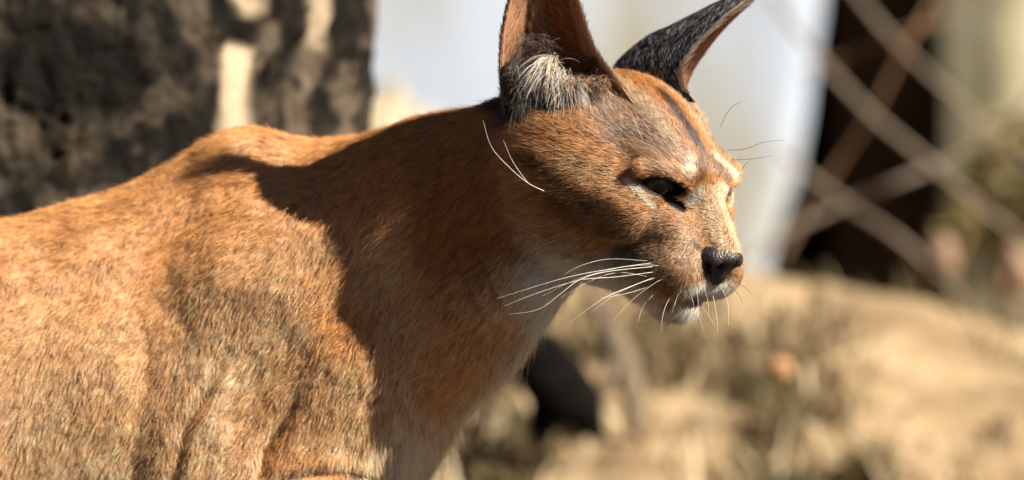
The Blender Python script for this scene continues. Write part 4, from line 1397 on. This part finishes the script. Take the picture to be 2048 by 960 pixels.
        spill(160, 1080, 1118, 108, 140, 20, 55, (-0.3, -0.5, -0.35), 58, C_WHITE, C_CREAM, 0.4, 0.28)
        spill(260, 1124, 1160, 152, 186, -5, 25, (0.5, -0.5, -0.45), 48, C_WHITE, C_GREY, 0.4, 0.28)
        spill(1500, 1026, 1110, 130, 215, 20, 70, (0.2, -0.6, -0.3), 36, C_DARK, C_GREY, 0.10, 0.30, 0.5)
        spill(500, 1030, 1110, 70, 140, 60, 110, (0.1, -0.5, 0.3), 40, C_BROWN * 0.5, C_DARK, 0.4, 0.28, 0.5)
        spill(700, 1130, 1215, 150, 185, -10, 25, (0.1, -0.5, -0.2), 30, C_BROWN * 0.5, C_TAN, 0.25, 0.28, 0.6)
    # black tuft at the tip
    cnt = 420
    tipP = G[-1].mean(0); ax = nrm(G[-1].mean(0) - G[-12].mean(0))
    base = tipP + rng.normal(size=(cnt, 3)) * 5 - ax * rng.uniform(0, 30, (cnt, 1))
    h = np.zeros((cnt, 5, 3))
    LL = rng.uniform(70, 170, cnt)[:, None]
    dj = nrm(ax + 0.10 * rng.normal(size=(cnt, 3)))
    bend = (np.array([-0.35, 0.1, -0.15]) if near else np.array([0.4, 0, -0.1]))
    for k in range(5):
        u = k / 4
        h[:, k] = base + dj * LL * u + bend * LL * u * u * 0.6
    H_.append(h); T_.append(np.full((cnt, 3), 0.01)); Q_.append(nrm(rng.normal(size=(cnt, 3)) + np.array([0, -1, 0.3]))); R_.append(np.full(cnt, 0.5))
    make_fur("ear_fur", np.concatenate(H_), np.concatenate(R_), np.concatenate(T_), np.concatenate(Q_), MAT_FUR, o)

build_ear(EAR_NEAR, True)
build_ear(EAR_FAR, False)

# ------------------------------------------------------------------ whiskers and long bristles
m_whisk, nt, b = new_mat("whisker")
nz = noise_node(nt, 300, 2)
nt.links.new(ramp(nt, nz.outputs[0], [(0.3, (.62, .55, .45)), (0.7, (.78, .72, .63))]), b.inputs["Base Color"])
b.inputs["Roughness"].default_value = 0.35
m_bristle, nt, b = new_mat("dark_bristle")
nz = noise_node(nt, 300, 2)
nt.links.new(ramp(nt, nz.outputs[0], [(0.3, (.03, .018, .012)), (0.7, (.08, .05, .03))]), b.inputs["Base Color"])
b.inputs["Roughness"].default_value = 0.4

def tube(name, P, r0, r1, mat, parent, n=18, sides=6):
    C = cr(P, n)
    T = nrm(np.gradient(C, axis=0))
    a = nrm(np.cross(T, np.array([0.1, 1.0, 0.05]))); b2 = np.cross(T, a)
    r = np.interp(np.linspace(0, 1, n), [0, 0.6, 1], [r0, 0.5 * (r0 + r1) * 1.15, r1])
    an = np.linspace(0, 2 * math.pi, sides, endpoint=False)
    V = C[:, None] + r[:, None, None] * (np.cos(an)[None, :, None] * a[:, None] + np.sin(an)[None, :, None] * b2[:, None])
    F = []
    for i in range(n - 1):
        for j in range(sides):
            F.append((i * sides + j, i * sides + (j + 1) % sides, (i + 1) * sides + (j + 1) % sides, (i + 1) * sides + j))
    return mesh_obj(name, to_world(V.reshape(-1, 3)), F, mat, parent)

WH = [  # (points in (x, y, depth), root radius)
    ([(1318, 524, -64), (1233, 536, -85), (1129, 556, -120), (994, 597, -140)], 1.5),
    ([(1322, 542, -66), (1231, 554, -90), (1160, 560, -120), (1072, 587, -140), (1009, 612, -150)], 1.4),
    ([(1320, 532, -66), (1215, 543, -95), (1160, 559, -125), (1124, 585, -140), (1077, 619, -150), (1019, 628, -152)], 1.5),
    ([(1334, 545, -64), (1264, 572, -80), (1207, 597, -115), (1139, 645, -140)], 1.4),
    ([(1340, 556, -62), (1290, 576, -60), (1240, 590, -90), (1200, 596, -110)], 0.9),
    ([(1350, 562, -60), (1318, 580, -55), (1297, 600, -66)], 1.1),
    ([(1356, 572, -56), (1334, 606, -60), (1325, 635, -70), (1323, 664, -74)], 1.1),
    ([(1364, 570, -54), (1354, 592, -50), (1350, 612, -58)], 1.0),
    ([(1376, 574, -52), (1384, 596, -40), (1388, 614, -46)], 0.9),
    ([(1306, 582, -56), (1284, 618, -50), (1276, 645, -60)], 0.8),
    ([(1388, 618, -18), (1400, 640, -26), (1408, 662, -30)], 0.8),
    ([(1402, 610, -16), (1418, 632, -24), (1430, 652, -28)], 0.7),
    ([(1426, 592, -30), (1433, 628, -50), (1436, 668, -60)], 0.8),
    ([(1444, 578, -34), (1456, 606, -60), (1457, 652, -70)], 0.9),
    ([(1298, 522, -62), (1220, 518, -70), (1165, 530, -95), (1130, 548, -105)], 0.8),
    ([(1326, 552, -64), (1280, 566, -80), (1230, 590, -100), (1180, 626, -118)], 0.7),
    ([(1340, 534, -62), (1290, 530, -90), (1225, 538, -110), (1150, 560, -125), (1085, 592, -135)], 0.7),
    ([(1350, 546, -60), (1310, 566, -80), (1262, 602, -100), (1228, 640, -110)], 0.7),
    ([(1372, 560, -56), (1356, 590, -66), (1344, 624, -74)], 0.6),
    ([(1392, 572, -46), (1396, 600, -58), (1396, 632, -66)], 0.6),
    ([(1408, 574, -42), (1416, 604, -56), (1418, 640, -64)], 0.6),
    ([(1308, 556, -62), (1240, 545, -70), (1185, 560, -100), (1120, 596, -120)], 0.8),
]
for P_, r_ in WH:
    tube("whisker", [pt(*q) for q in P_], r_ * 0.46, 0.12, m_whisk, caracal)
for P_, r_ in (([(1088, 382, -75), (1056, 366, -95), (1020, 336, -110), (983, 294, -112), (966, 240, -105)], 1.5),
               ([(1056, 366, -80), (1040, 345, -98), (1024, 320, -104), (1007, 281, -100)], 1.1),
               ([(1285, 278, -70), (1274, 255, -90), (1262, 222, -100)], 0.9)):
    tube("bristle", [pt(*q) for q in P_], r_ * 0.46, 0.12, m_whisk, caracal)
for P_ in ([(1455, 300, 90), (1490, 298, 70), (1530, 284, 60), (1570, 280, 60)],
           [(1440, 255, 80), (1455, 225, 70), (1470, 210, 60), (1484, 204, 60)],
           [(1462, 320, 95), (1500, 318, 80), (1545, 312, 70)],
           [(1478, 345, 100), (1490, 330, 90), (1500, 318, 85)],
           [(1464, 560, -10), (1490, 575, -20), (1505, 592, -24)],
           [(1458, 570, -14), (1478, 590, -26), (1488, 612, -30)]):
    tube("bristle", [pt(*q) for q in P_], 0.5, 0.2, m_bristle, caracal)
